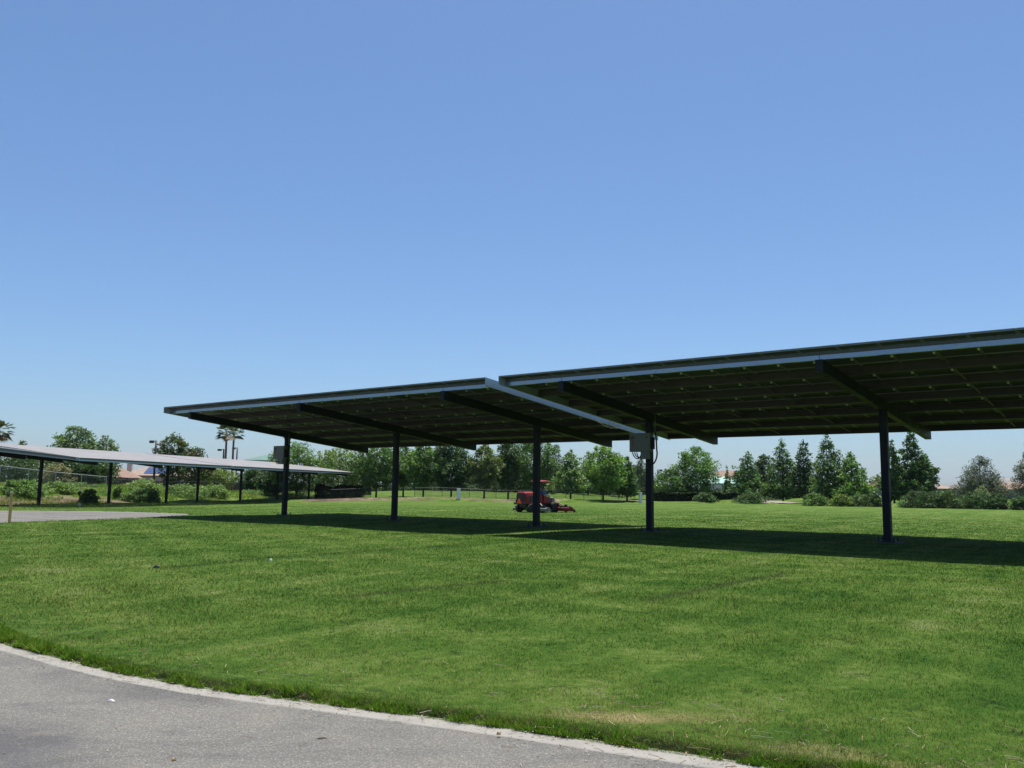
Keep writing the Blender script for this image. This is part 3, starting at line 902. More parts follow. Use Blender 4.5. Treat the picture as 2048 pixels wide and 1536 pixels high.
def shrub(name, label, u, vtop, wpx, Y, col, group=None, nleaf=900, ls=.14, depth=.9, cat='shrub', dz=-.05, col2=None, kind='dome', sink=0):
    p = at(u, 1000, Y); g = Hs(p.x, p.y) + dz
    hgt = at(u, vtop, Y).z - g
    Rx = wpx * Y / FPX / 2
    rt = thing(name, (p.x, p.y, g), random.uniform(-.3, .3), label, cat, group)
    cr, cl = crown_mesh(kind, .02, hgt * .9, Rx * .9, Rx * .9 * depth, col, nleaf, ls, rt, 'foliage', .5, 0, int(26 + 16 * Rx), col2)
    mb = MB()
    for k in range(6):
        c = Vector(cl[k * 3 % len(cl)]); mb.tube([(c.x * .12, c.y * .12, -.1), (c.x * .5, c.y * .5, c.z * .6), c * .96], [.035, .025, .008], 5)
    mb.build('stem', BARK, rt)
    return rt

G1c = (.045, .088, .026); G2c = (.060, .112, .032); DK = (.030, .060, .022); YG = (.085, .125, .032); OL = (.070, .095, .038); GR = (.060, .082, .055)
ROW = 'trees in the row beyond the lawn'
T = lambda *a, **k: tree('broadleaf_tree', *a, group=ROW, **k)
# behind the far canopies, right of the middle canopy's first column
T('broad', 'large bright green tree directly behind the leftmost near column', 592, 884, 104, 136, G2c, nleaf=3200, clear=.1)
T('broad', 'bushy tree whose crown overhangs the tip of the farthest canopy', 676, 893, 92, 142, YG, nleaf=2800, clear=.12)
T('broad', 'dark tree just left of the second near column', 752, 884, 84, 130, G1c, nleaf=3000, clear=.2)
T('oval', 'mid green tree standing right beside the second near column', 806, 890, 62, 134, G1c, nleaf=2300, clear=.2)
T('oval', 'green tree third left of the white pillar', 846, 884, 60, 126, G2c, nleaf=2500, clear=.18)
T('broad', 'very dark tall tree just left of the white pillar', 902, 876, 84, 124, DK, nleaf=3400, clear=.2)
T('oval', 'olive brown thin leaved tree right of the white pillar', 968, 888, 58, 124, OL, nleaf=1900, clear=.2, open_=.1)
T('oval', 'dense dark tree directly behind the hood of the red mower', 1016, 876, 62, 128, DK, nleaf=2800, clear=.2)
T('broad', 'tall dark tree behind the third near column', 1066, 872, 84, 134, G1c, nleaf=3300, clear=.16)
tree('pine_tree', 'pine', 'grey green conifer top between the mower roof and the small bright tree', 1112, 886, 46, 165, GR, ROW, nleaf=1500, ls=.34)
T('cone', 'small bright green tree right of the mower roof', 1141, 898, 62, 128, (.085, .135, .052), nleaf=1800, clear=.14)
tree('pine_tree', 'pine', 'grey conifer behind and left of the twin leafy trees', 1176, 900, 40, 160, GR, ROW, nleaf=1300, ls=.34)
T('oval', 'full bright tree left of the beige inverter box column', 1206, 892, 74, 130, (.075, .135, .030), nleaf=2900, clear=.14)
tree('pine_tree', 'spire', 'narrow grey tree peeking over the leafy tree beside the inverter column', 1238, 906, 34, 158, GR, ROW, nleaf=1100, ls=.3)
T('cone', 'pointed dark green tree second left of the inverter column', 1254, 912, 46, 132, G1c, nleaf=1800, clear=.12)
tree('pine_tree', 'pine', 'dark conifer touching the left side of the inverter column', 1283, 914, 42, 150, (.042, .066, .040), ROW, nleaf=1600, ls=.32)
T('broad', 'low rounded tree behind the clipped hedge right of the inverter column', 1340, 940, 84, 150, G1c, nleaf=2200, clear=.05)
T('oval', 'large loose crowned tree above the clipped hedge', 1394, 892, 84, 150, (.060, .115, .030), nleaf=3200, clear=.12, open_=.15)
T('spire', 'slim young tree in front of the teal roof', 1455, 931, 26, 148, G2c, nleaf=600, clear=.12, ls=.22)
T('cone', 'pointed tree just right of the teal roof', 1496, 902, 62, 141, (.050, .100, .034), nleaf=2300, clear=.08)
T('oval', 'slender dark tree between the two pointed trees', 1530, 908, 40, 146, DK, nleaf=1700, clear=.14)
T('cone', 'tall pointed tree fifth from the right corner column', 1566, 877, 62, 140, G1c, nleaf=2200, clear=.1)
T('cone', 'tall narrow tree left of the tallest tree behind the right canopy', 1609, 876, 56, 136, DK, nleaf=2200, clear=.1)
T('cone', 'tallest loose tree behind the right canopy', 1656, 862, 66, 130, (.050, .090, .034), nleaf=2300, clear=.1, open_=.1)
T('cone', 'broad pyramid shaped bright tree left of the rightmost column', 1704, 902, 84, 128, (.065, .125, .030), nleaf=2800, clear=.07)
T('cone', 'tree half hidden by the rightmost column', 1788, 878, 46, 124, G1c, nleaf=1900, clear=.1)
T('cone', 'tall dark uneven tree right of the rightmost column', 1826, 860, 66, 124, (.032, .068, .022), nleaf=2900, clear=.12, open_=.1)
T('oval', 'short rounded dark tree leaning out right of the tall uneven tree', 1852, 912, 38, 123, (.036, .074, .022), nleaf=1500, clear=.2)
tree('pine_tree', 'pine', 'wide grey green pine standing alone at the right', 1962, 908, 96, 150, (.050, .062, .046), nleaf=3600, ls=.36, clear=.06, trunk=.22)
tree('pine_tree', 'pine', 'pine reaching in from the right edge of the picture', 2072, 872, 80, 120, (.052, .062, .048), nleaf=2600, ls=.3, clear=.2, trunk=.2)
T('broad', 'small tree far behind the rightmost column', 1760, 948, 26, 200, OL, nleaf=500, ls=.3)
# left background
LB = 'trees behind the far canopies'
TL = lambda *a, **k: tree('broadleaf_tree', *a, group=LB, **k)
TL('broad', 'big round tree rising above the far canopy roof', 142, 852, 92, 150, (.062, .105, .040), nleaf=3600, clear=.06, ls=.3)
TL('broad', 'smaller tree beside the big round tree above the far canopy', 206, 870, 54, 156, (.060, .100, .045), nleaf=1800, clear=.06, ls=.3)
TL('broad', 'low distant tree top at the left above the canopy roof', 38, 880, 34, 210, (.085, .105, .075), nleaf=700, ls=.36)
TL('broad', 'dark bushy tree under the far canopy at the left edge', 14, 898, 150, 128, DK, nleaf=4200, clear=.05)
TL('broad', 'dark tree behind the chain link fence between the first two far posts', 158, 903, 112, 124, DK, nleaf=3800, clear=.04)
TL('oval', 'reddish tinged tree with a round head beside the left lamp', 343, 862, 54, 140, (.050, .082, .026), nleaf=2400, clear=.1, col2=(.105, .075, .035))
TL('broad', 'lower reddish tree right of the round headed tree', 386, 894, 60, 146, (.052, .084, .026), nleaf=1900, clear=.08, col2=(.10, .072, .034))
TL('broad', 'tiny distant tree just above the canopy roof line', 402, 908, 14, 230, OL, nleaf=200, ls=.4)
TL('broad', 'yellow green low tree under the farthest canopy', 432, 934, 66, 160, YG, nleaf=1800, clear=.05)
TL('broad', 'dark round tree under the farthest canopy left of its fifth post', 505, 934, 52, 144, DK, nleaf=1900, clear=.04)
TL('broad', 'dense dark tree right behind the leftmost near column', 545, 936, 56, 138, (.026, .05, .02), nleaf=2000, clear=.04)
# distant trees that fill the skyline gaps in the middle
for i, (u, v, w, Y) in enumerate(((724, 930, 60, 190), (786, 925, 54, 195), (866, 918, 60, 200), (940, 925, 56, 190), (1000, 915, 50, 195), (1086, 925, 60, 190), (1160, 935, 60, 185), (1228, 938, 50, 190), (1122, 932, 56, 178), (1196, 928, 60, 176), (1268, 930, 56, 178))):
    tree('broadleaf_tree', 'broad', 'hazy tree far behind the row, ' + ('left of the second near column', 'right behind the second near column', 'between the second column and the very dark tree', 'in the gap right of the white pillar', 'behind the mower hood', 'behind the mower roof',
         'in the gap below the small bright tree', 'left behind the inverter column', 'low between the mower roof and the small bright tree', 'behind the full bright tree left of the inverter column', 'behind the pointed dark tree by the inverter column')[i], u, v, w, Y, (.048, .075, .038), 'trees far behind the row', nleaf=1000, ls=.42, clear=.03)

def palm(label, u, vtop, vcrown, wpx, Y, trunk=.32, du=0):
    p = at(u, 985, Y); g = Hs(p.x, p.y)
    top = at(u, vcrown, Y).z - g
    R = wpx * Y / FPX / 2
    rt = thing('palm_tree', (p.x, p.y, g), random.uniform(0, 6), label, 'palm tree', 'fan palms')
    mb = MB(); mb.tube([(0, 0, -.3), (.05, 0, top * .3), (0, .04, top * .7), (0, 0, top)], [trunk * 1.25, trunk, trunk * .85, trunk * .8], 9)
    mb.build('trunk', paint('palm_bark', (.20, .13, .10), .9, 0, .3, 3), rt, smooth=True)
    NSEED[0] += 1; r = np.random.default_rng(NSEED[0])
    mb = MB(); tv = []
    V = []; F = []; C = []
    for k in range(46):
        az = r.uniform(0, 6.28); el = r.uniform(-.75, 1.35)
        L = R * r.uniform(.75, 1.1)
        d = Vector((math.cos(az) * math.cos(el), math.sin(az) * math.cos(el), math.sin(el)))
        s = d * L * .55
        side = d.cross(Vector((0, 0, 1))).normalized() if abs(d.z) < .98 else Vector((1, 0, 0))
        upv = side.cross(d)
        old = el < -.45
        colr = (.16, .13, .065) if old else tuple(np.array((.075, .105, .045)) * r.uniform(.7, 1.4))
        for q in np.linspace(-1.1, 1.1, 9):
            dirv = (d * math.cos(q) + side * math.sin(q)); tip = s + dirv * L * .5 - Vector((0, 0, 1)) * L * .16 * (1 - .3 * math.cos(q))
            b0 = Vector((0, 0, top)) + s * .98
            n = len(V)
            wv = upv.cross(dirv).normalized() * L * .058 + upv * .02
            V += [tuple(b0), tuple(Vector((0, 0, top)) + s + dirv * L * .25 + wv), tuple(Vector((0, 0, top)) + tip), tuple(Vector((0, 0, top)) + s + dirv * L * .25 - wv)]
            F.append((n, n + 1, n + 2, n + 3)); C += [(*colr, 1)] * 4
        n = len(V); w = side * .03
        V += [tuple(Vector((0, 0, top)) - w), tuple(Vector((0, 0, top)) + w), tuple(Vector((0, 0, top)) + s + w * .6), tuple(Vector((0, 0, top)) + s - w * .6)]
        F.append((n, n + 1, n + 2, n + 3)); C += [(*colr, 1)] * 4
    array_mesh('crown', np.array(V), np.array(F), LEAF, np.array(C), rt)
palm('left one of the two slim fan palms seen under the canopy corner', 447, 850, 866, 46, 165, .24)
palm('right one of the two slim fan palms seen under the canopy corner', 462, 852, 868, 46, 172, .24)
palm('fan palm cut off by the left edge of the picture', -12, 840, 862, 60, 150, .26)

# shrubs on the left slope behind the far canopies
SL = 'shrubs on the slope behind the far canopies'
for lab, u, v, w, Y, col, n in (
        ('wide green shrub left of the first far post', 40, 957, 90, 92, (.060, .105, .034), 2200),
        ('grey olive tall shrub just right of the first far post', 108, 918, 56, 108, (.115, .115, .07), 1600),
        ('light green spreading shrub right of the first far post', 112, 962, 72, 100, (.085, .135, .045), 1700),
        ('dark low shrub beside the white debris under the far canopy', 178, 976, 38, 92, (.045, .082, .030), 900),
        ('pale shrub between the second and third far posts, upper one', 282, 956, 66, 112, (.095, .14, .052), 1500),
        ('dark green shrub at the front of the slope left of the third far post', 288, 974, 72, 104, (.050, .088, .032), 1700),
        ('broad light green shrub between the third and fourth far posts', 362, 967, 86, 116, (.068, .112, .042), 1700),
        ('light green shrub right of the fourth far post', 425, 966, 66, 124, (.075, .12, .042), 1500),
        ('sunlit creeping shrub right of the fifth far post', 512, 980, 70, 136, (.065, .11, .040), 1300),
        ('creeping green shrub behind the leftmost near column', 592, 984, 62, 140, (.060, .10, .036), 1100),
        ('small upright shrub right of the second far post', 234, 966, 16, 104, (.060, .10, .034), 400),
        ('low shrub between the first two far posts by the fence', 150, 966, 50, 108, (.075, .115, .045), 1000)):
    shrub('shrub', lab, u, v, w * 1.15, Y, tuple(c * 1.25 for c in col), SL, int(n * 1.3), .15)
SR = 'shrubs along the far lawn edge at the right'
for lab, u, v, w, Y, col, n in (
        ('round dark bush in front of the clipped hedge', 1411, 986, 44, 136, (.036, .070, .024), 1200),
        ('wide spreading bush right of the clipped hedge', 1502, 984, 56, 136, (.038, .074, .024), 1400),
        ('small bush at the end of the pale path', 1542, 998, 14, 136, (.045, .08, .028), 300),
        ('green bush under the narrow tall trees', 1630, 985, 44, 122, (.050, .092, .026), 1100),
        ('yellowish green bush under the pyramid shaped tree', 1682, 987, 40, 120, (.085, .125, .032), 1000),
        ('grey green bush left of the rightmost column', 1720, 988, 42, 120, (.050, .080, .036), 1000),
        ('dark bush just left behind the rightmost column', 1750, 984, 30, 119, (.036, .068, .024), 800),
        ('dark bush right of the rightmost column', 1836, 980, 66, 116, (.032, .062, .024), 1700),
        ('large dark bush second right of the rightmost column', 1888, 978, 70, 114, (.034, .064, .022), 1800),
        ('dark bush in front of the lone pine', 1952, 982, 60, 113, (.034, .066, .024), 1600),
        ('bush right of the lone pine', 1996, 986, 44, 112, (.032, .062, .024), 1200),
        ('pale leaved tall bush behind the bushes under the lone pine', 1964, 970, 42, 124, (.09, .12, .06), 900),
        ('bush cut off by the right edge of the picture', 2046, 992, 48, 108, (.034, .066, .024), 1200)):
    shrub('bush', lab, u, v - 2, w * 1.25, Y, col, SR, int(n * 1.4), .15)

for u in list(range(650, 1310, 44)) + [1330, 1372, 1412, 1446, 1478, 1512, 1560, 1600, 1650, 1700]:
    shrub('understory_bush', 'dark understory bush filling the gap behind the row of trees', u + random.uniform(-8, 8), random.uniform(955, 969) if u < 1310 else random.uniform(968, 976), random.uniform(62, 84), random.uniform(158, 180) if u < 1310 else random.uniform(150, 160), (.024, .045, .018), 'understory bushes behind the trees', 800, .30)

def hedge(name, label, u0, u1, vtop, Y0, Y1, thick, col, n, toptint=None):
    a = at(u0, 1000, Y0); b = at(u1, 1000, Y1)
    L = (b.xy - a.xy).length; ang = math.atan2(b.y - a.y, b.x - a.x)
    g = min(Hs(a.x, a.y), Hs(b.x, b.y)) - .1
    hgt = at((u0 + u1) / 2, vtop, (Y0 + Y1) / 2).z - g
    rt = thing(name, (a.x, a.y, g), ang, label, 'hedge')
    NSEED[0] += 1; r = np.random.default_rng(NSEED[0])
    q = r.random(n)
    x = r.uniform(0, L, n); y = r.uniform(0, thick, n); z = r.uniform(0, hgt, n)
    k = q < .40; z[k] = hgt - np.abs(r.normal(0, .07, k.sum()))
    k = (q >= .40) & (q < .75); y[k] = np.abs(r.normal(0, .07, k.sum()))
    z *= .80 + .20 * vnoise(x, y * 0, 1.7, NSEED[0]) - .35 * (S(.9, .0, x) + S(L - .9, L, x)) * r.random(n)
    z += .05 * np.sin(x * 1.9) + .03 * np.sin(x * 5.1); y += .05 * np.sin(x * 2.7)
    cb = .7 + .6 * r.random(n)
    tint = np.array(col)[None] * cb[:, None]
    if toptint is not None:
        k = (z > hgt - .25) & (r.random(n) < .7); tint[k] = np.array(toptint)[None] * cb[k][:, None]
    V, F, C = leaves(np.stack([x, y, z], 1), .12 * (.6 + .8 * r.random(n)), tint, .4, NSEED[0] + 900)
    array_mesh('foliage', V, F, LEAF, C, rt)
    mb = MB()
    for x in np.arange(.4, L, .8): mb.tube([(x, thick * .5, -.1), (x + .05, thick * .5, hgt * .8)], [.03, .012], 5)
    mb.build('stem', BARK, rt)
hedge('clipped_hedge', 'long dark clipped hedge right of the inverter box column', 1306, 1480, 984, 136, 139, 1.6, (.024, .050, .015), 15000)
hedge('clipped_hedge', 'very dark hedge behind the tip of the farthest canopy', 628, 722, 968, 134, 131, 1.5, (.034, .056, .022), 12000)
hedge('red_tipped_hedge', 'hedge with red new leaves left of the second near column', 712, 742, 966, 140, 141, 1.2, (.035, .055, .022), 2200, (.26, .07, .03))

# ------------------------------------------------------------------ background fences, walls, paths
def chain_fence(label, pts, hgt, rail_mat, mesh_mat, sp, top_rail=True, post_r=.035, group=None):
    rt = thing('chain_link_fence', (pts[0][0], pts[0][1], Hs(*pts[0])), 0, label, 'fence', group)
    o = Vector(rt.location)
    for i in range(len(pts) - 1):
        a = np.array(pts[i]); b = np.array(pts[i + 1]); L = np.linalg.norm(b - a); n = max(1, round(L / sp))
        P = [a + (b - a) * k / n for k in range(n + 1)]
        P3 = [Vector((p[0], p[1], Hs(*p))) - o for p in P]
        ang = math.atan2(b[1] - a[1], b[0] - a[0])
        for k, p in enumerate(P3):
            if i and k == 0: continue
            mb = MB(); mb.tube([p + Vector((0, 0, -.2)), p + Vector((0, 0, hgt + .05))], post_r, 6); mb.build('post', rail_mat, rt)
        if top_rail:
            mb = MB(); mb.tube([p + Vector((0, 0, hgt)) for p in P3], post_r * .9, 6); mb.build('top_rail', rail_mat, rt)
        mb = MB()
        ca, sa = math.cos(-ang), math.sin(-ang)
        for k in range(n):
            p, q = P3[k], P3[k + 1]
            vs = [p + Vector((0, 0, .05)), q + Vector((0, 0, .05)), q + Vector((0, 0, hgt - .02)), p + Vector((0, 0, hgt - .02))]
            vs = [(v.x * ca - v.y * sa, v.x * sa + v.y * ca, v.z) for v in vs]
            mb.add(vs, [(0, 1, 2, 3)])
        m = mb.build('wire_mesh', mesh_mat, rt, fix=False); m.rotation_euler = (0, 0, ang)
    return rt
RAILW = paint('galvanised_rail', (.55, .56, .55), .45, .4, .1)
RAILD = paint('dark_rail', (.03, .03, .03), .6, 0, .1)
MESHG = chain_link_material((.30, .30, .29), .10)
MESHD = chain_link_material((.05, .05, .05), .12)
pa = at(-60, 940, 92); pb = at(214, 940, 104)
chain_fence('tall chain link fence with a pale top rail at the far left', [(pa.x, pa.y), (pb.x, pb.y)], 2.35, RAILW, MESHG, 3.0)
pa = at(216, 950, 112); pb = at(330, 950, 118); pc = at(430, 950, 130); pd = at(540, 950, 150)
chain_fence('darker chain link fence on the slope left of the paired palms', [(pa.x, pa.y), (pb.x, pb.y), (pc.x, pc.y), (pd.x, pd.y)], 1.5, RAILD, MESHD, 3.0)
fx = [-13, -2, 8, 19]
chain_fence('low black wire fence along the far lawn edge behind the mower', [(x, float(yedge(x)) + 3.5) for x in fx], 1.25, RAILD, MESHD, 3.6, True, .03)
pa = at(640, 980, 124); pb = at(742, 980, 127)
chain_fence('dark wire fence in front of the very dark hedge', [(pa.x, pa.y), (pb.x, pb.y)], 1.6, RAILD, MESHD, 3.0, True, .03)

def ribbon(name, pts, w, mat, label, cat, lift=.03):
    P = smooth_line(pts, 10); t = np.gradient(P, axis=0); t /= np.linalg.norm(t, axis=1)[:, None]
    n = np.stack([-t[:, 1], t[:, 0]], 1)
    mb = MB(); off = np.array([-.5, -.17, .17, .5]) * w
    vs = []
    for i in range(len(P)):
        for o in off:
            q = P[i] + n[i] * o; vs.append((q[0], q[1], Hs(*q) + .03 + lift))
    fs = [(i * 4 + k, i * 4 + k + 1, (i + 1) * 4 + k + 1, (i + 1) * 4 + k) for i in range(len(P) - 1) for k in range(3)]
    mb.add(vs, fs)
    return tag(mb.build(name, mat, fix=False), label, cat, kind='structure')
PATHM = concrete_material('path_concrete', (.27, .245, .21))
ribbon('path', [(-14, float(yedge(-14)) + 9.5), (-4, float(yedge(-4)) + 8.5), (4, float(yedge(4)) + 8.2), (10, float(yedge(10)) + 11), (18, float(yedge(18)) + 15), (30, float(yedge(30)) + 14)], 1.6, PATHM, 'pale path beyond the low black fence', 'path', .05)
ribbon('path', [(36.5, float(yedge(36.5)) + 1.0), (40, float(yedge(40)) + 2.4), (44.5, float(yedge(44.5)) + 4.5), (52, float(yedge(52)) + 10)], 2.6, PATHM, 'pale path under the narrow trees at the right', 'path', .08)

def pillar(label, u, v0, v1, Y, w, mat, name='utility_pillar', cat='pillar'):
    p = at(u, v0, Y); g = Hs(p.x, p.y); h = at(u, v1, Y).z - g
    rt = thing(name, (p.x, p.y, g), .3, label, cat, 'white utility pillars')
    mb = MB(); mb.bbox((-w / 2, -w / 2, -.1), (w / 2, w / 2, h * .93)); mb.build('body', mat, rt, bevel=.02)
    mb = MB(); mb.bbox((-w * .56, -w * .56, h * .933), (w * .56, w * .56, h)); mb.build('cap', mat, rt, bevel=.02)
    return rt
pillar('white utility pillar under the very dark tree left of the mower', 917, 1003, 977, 117, .42, WHITEPAINT)
pillar('white utility pillar just left of the inverter column', 1281, 1005, 985, 129, .4, WHITEPAINT)

# marker post at the left edge
p = at(11, 1046, 36); 
rt = thing('marker_post', (-20.65, 36.05, 0), .4, 'slim tan marker post at the left edge beside the drive', 'post')
mb = MB(); mb.bbox((-.055, -.03, -.2), (.055, .03, 1.22)); mb.build('shaft', STAKE, rt, bevel=.008)
mb = MB(); mb.bbox((-.058, -.033, 1.222), (.058, .033, 1.30)); mb.build('cap', paint('pale_post_cap', (.62, .55, .38), .5), rt, bevel=.008)

# small bits lying about
def bit(name, label, u, v, size, mat, cat, z=0.0):
    d = ray(u, v); t = (z - CAMH) / d[2]; x, y = d[0] * t, d[1] * t
    mb = MB(); r = random.Random(u)
    n = 7
    top = [(math.cos(6.28 * i / n) * size[0] * r.uniform(.6, 1), math.sin(6.28 * i / n) * size[1] * r.uniform(.6, 1)) for i in range(n)]
    mb.add([(a, b, 0) for a, b in top] + [(a * .6, b * .6, size[2] * r.uniform(.7, 1.2)) for a, b in top] ,
           [tuple(range(n))[::-1], tuple(range(n, 2 * n))] + [(i, (i + 1) % n, n + (i + 1) % n, n + i) for i in range(n)])
    o = mb.build(name, mat); o.location = (x, y, z); o.rotation_euler = (0, 0, r.uniform(-.5, .5))
    return tag(o, label, cat)
bit('paper_scrap', 'small white scrap lying on the asphalt', 222, 1402, (.045, .018, .012), WHITEPAINT, 'scrap', .004)
bit('paper_scrap', 'white crumpled scrap lying on the lawn left of the middle', 541, 1121, (.05, .035, .035), WHITEPAINT, 'scrap', .05)
bit('dirt_clod', 'dark clod lying on the lawn at the left', 314, 1136, (.10, .06, .05), BLACK, 'clod', .05)
bit('twig', 'short brown stick lying on the asphalt', 645, 1477, (.05, .006, .007), paint('twig_bark', (.20, .12, .075), .8), 'twig', .004)
bit('seed_pod', 'pale brown pod on the concrete strip', 998, 1469, (.022, .014, .016), YELLOWISH, 'pod', .016)
bit('pebble', 'pale pebble on the asphalt at the bottom left', 348, 1520, (.018, .016, .012), YELLOWISH, 'pebble', .004)
d = at(160, 996, 85)
o = bit('plastic_bag', 'white rubbish lying on the dirt under the far canopy', 160, 996, (.22, .16, .22), WHITEPAINT, 'rubbish', 0)
o.location = (d.x, d.y, Hs(d.x, d.y) + .02)

# ------------------------------------------------------------------ lamps
def lamp(label, u, vtop, Y, arm_px, thick=.075, two=False):
    p = at(u, 985, Y); g = Hs(p.x, p.y); h = at(u, vtop, Y).z - g
    a = arm_px * Y / FPX
    rt = thing('street_lamp', (p.x, p.y, g), 0, label, 'street lamp', 'dark street lamps')
    mb = MB(); mb.tube([(0, 0, -.2), (0, 0, h * .5), (0, 0, h)], [thick * 1.15, thick, thick * .9], 8); mb.build('pole', POLEBLACK, rt, smooth=True)
    mb = MB(); mb.tube([(0, 0, -.2), (0, 0, .45)], thick * 3, 12); mb.build('base', FOOTING, rt)
    sgn = 1 if a > 0 else -1
    mb = MB(); mb.bbox((min(0, a * .4), -.045, h - .14), (max(0, a * .4), .045, h - .03)); mb.build('arm', POLEBLACK, rt)
    xa, xb = sorted((a * .38, a))
    mb = MB(); mb.bbox((xa, -.2, h - .36), (xb, .26, h)); hd = mb.build('lamp_head', POLEBLACK, rt, bevel=.03)
    mb = MB(); mb.bbox((xa + .06, -.14, h - .385), (xb - .06, .18, h - .3625)); mb.build('lens', LENS, hd)
    return rt
lamp('tall dark street lamp left of the round headed tree', 306, 881, 128, -13, .16)
lamp('dark street lamp left of the paired palms', 443, 898, 172, -12, .16)
lamp('dark street lamp right of the paired palms', 470, 895, 176, -10, .16)
lamp('dark street lamp right of the inverter column above the low trees', 1316, 939, 190, 9, .16)
lamp('low dark lamp beside the rightmost column', 1744, 962, 170, -5, .08)

# ------------------------------------------------------------------ buildings
def house(label, u, Y, W, D, eave_v, ridge_v, yaw, wall, roof, name='house', windows=3, chimney=None, panels=False, hip=True, group='houses beyond the trees', du=0):
    p = at(u, 985, Y); g = Hs(p.x, p.y) - .2
    he = at(u, eave_v, Y).z - g; hr = at(u, ridge_v, Y).z - g
    rt = thing(name, (p.x, p.y, g), yaw, label, 'house', group)
    mb = MB(); mb.bbox((-W / 2, -D / 2, -.3), (W / 2, D / 2, he)); mb.build('wall', wall, rt)
    o = .6; k = D / 2 if hip else 0.0
    k = min(k, W * .4)
    mb = MB()
    x, y = W / 2 + o, D / 2 + o
    z0 = he - .02
    vs = [(-x, -y, z0), (x, -y, z0), (x, y, z0), (-x, y, z0), (-x, -y, z0 + .18), (x, -y, z0 + .18), (x, y, z0 + .18), (-x, y, z0 + .18), (-W / 2 + k, 0, hr), (W / 2 - k, 0, hr)]
    mb.add(vs, [(3, 2, 1, 0), (0, 1, 5, 4), (1, 2, 6, 5), (2, 3, 7, 6), (3, 0, 4, 7), (4, 5, 9, 8), (6, 7, 8, 9), (5, 6, 9), (7, 4, 8)])
    ro = mb.build('roof', roof, rt)
    for i in range(windows):
        xw = -W / 2 + W * (i + .5) / windows
        mb = MB(); mb.bbox((xw - .7, -D / 2 - .06, he * .42), (xw + .7, -D / 2 - .003, he * .42 + 1.25)); wn_ = mb.build('window', WHITEPAINT, rt)
        mb = MB(); mb.bbox((xw - .6, -D / 2 - .072, he * .42 + .1), (xw + .6, -D / 2 - .062, he * .42 + 1.15)); mb.build('pane', GLASS, wn_)
    if chimney is not None:
        mb = MB(); mb.bbox((chimney - .5, -D * .30 - .45, he), (chimney + .5, -D * .30 + .45, hr + .9)); mb.build('chimney', wall, ro)
    if panels:
        mb = MB()
        for i in range(5):
            for j in range(3):
                def f(a, b, c):
                    t = (b + y) / y
                    return (a, b, z0 + .18 + (hr - z0 - .18) * t + c)
                mb.bbox((-W * .12 + i * 1.25, -y + 1.0 + j * 1.3, .06), (-W * .12 + i * 1.25 + 1.2, -y + 1.0 + j * 1.3 + 1.2, .12), 0, f)
        mb.build('roof_solar_panels', paint('blue_solar_glass', (.05, .08, .17), .25, 0, .1, 2, .7), rt)
    return rt
house('house with red tiled roof between the second and third far posts', 232, 190, 9, 9, 957, 936, .3, STUCCO, TILE_RED, windows=2)
house('house with tan roof, chimney and blue roof solar panels', 312, 200, 14, 10, 953, 933, .12, STUCCO, TILE_TAN, chimney=-5.2, panels=True)
house('pinkish house roof behind the first far post', 96, 190, 10, 9, 935, 914, .2, STUCCO, TILE_RED, windows=2)
house('house with orange tiled hip roof above the teal roof', 1456, 215, 13, 10, 962, 941, -.3, STUCCO2, TILE_RED)
house('small pink roofed house left of the rightmost column', 1752, 205, 7, 8, 978, 963, .15, STUCCO2, TILE_RED, windows=2)
house('tan roofed house low behind the bushes right of the rightmost column', 1876, 200, 10, 9, 986, 971, .25, STUCCO, TILE_TAN)
house('pale house with orange gabled roof at the right edge', 2050, 165, 11, 10, 988, 966, -.5, STUCCO2, TILE_RED, windows=3, hip=False)

def pavilion(label, u, Y, W, D, eave_v, ridge_v, yaw, roof):
    p = at(u, 985, Y); g = Hs(p.x, p.y)
    he = at(u, eave_v, Y).z - g; hr = at(u, ridge_v, Y).z - g
    rt = thing('park_pavilion', (p.x, p.y, g), yaw, label, 'pavilion', 'metal roofed pavilions')
    mb = MB(); x, y = W / 2, D / 2; k = D / 2 * .9
    vs = [(-x, -y, he), (x, -y, he), (x, y, he), (-x, y, he), (-x, -y, he + .2), (x, -y, he + .2), (x, y, he + .2), (-x, y, he + .2), (-x + k, 0, hr), (x - k, 0, hr)]
    mb.add(vs, [(3, 2, 1, 0), (0, 1, 5, 4), (1, 2, 6, 5), (2, 3, 7, 6), (3, 0, 4, 7), (4, 5, 9, 8), (6, 7, 8, 9), (5, 6, 9), (7, 4, 8)])
    mb.build('roof', roof, rt)
    for sx in (-1, 0, 1):
        for sy in (-1, 1):
            mb = MB(); mb.bbox((sx * (x - .6) - .13, sy * (y - .6) - .13, -.2), (sx * (x - .6) + .13, sy * (y - .6) + .13, he - .002)); mb.build('post', WHITEPAINT, rt)
    mb = MB(); mb.bbox((-x + .3, -y + .3, -.15), (x - .3, y - .3, .05)); mb.build('slab', PATHM, rt)
pavilion('park pavilion with pale teal metal roof beyond the clipped hedge', 1436, 165, 8.6, 6, 969, 953, .12, TEAL)
pavilion('large pavilion with dark green roof behind the farthest canopy', 556, 190, 13.5, 10, 924, 909, .1, GREENROOF)

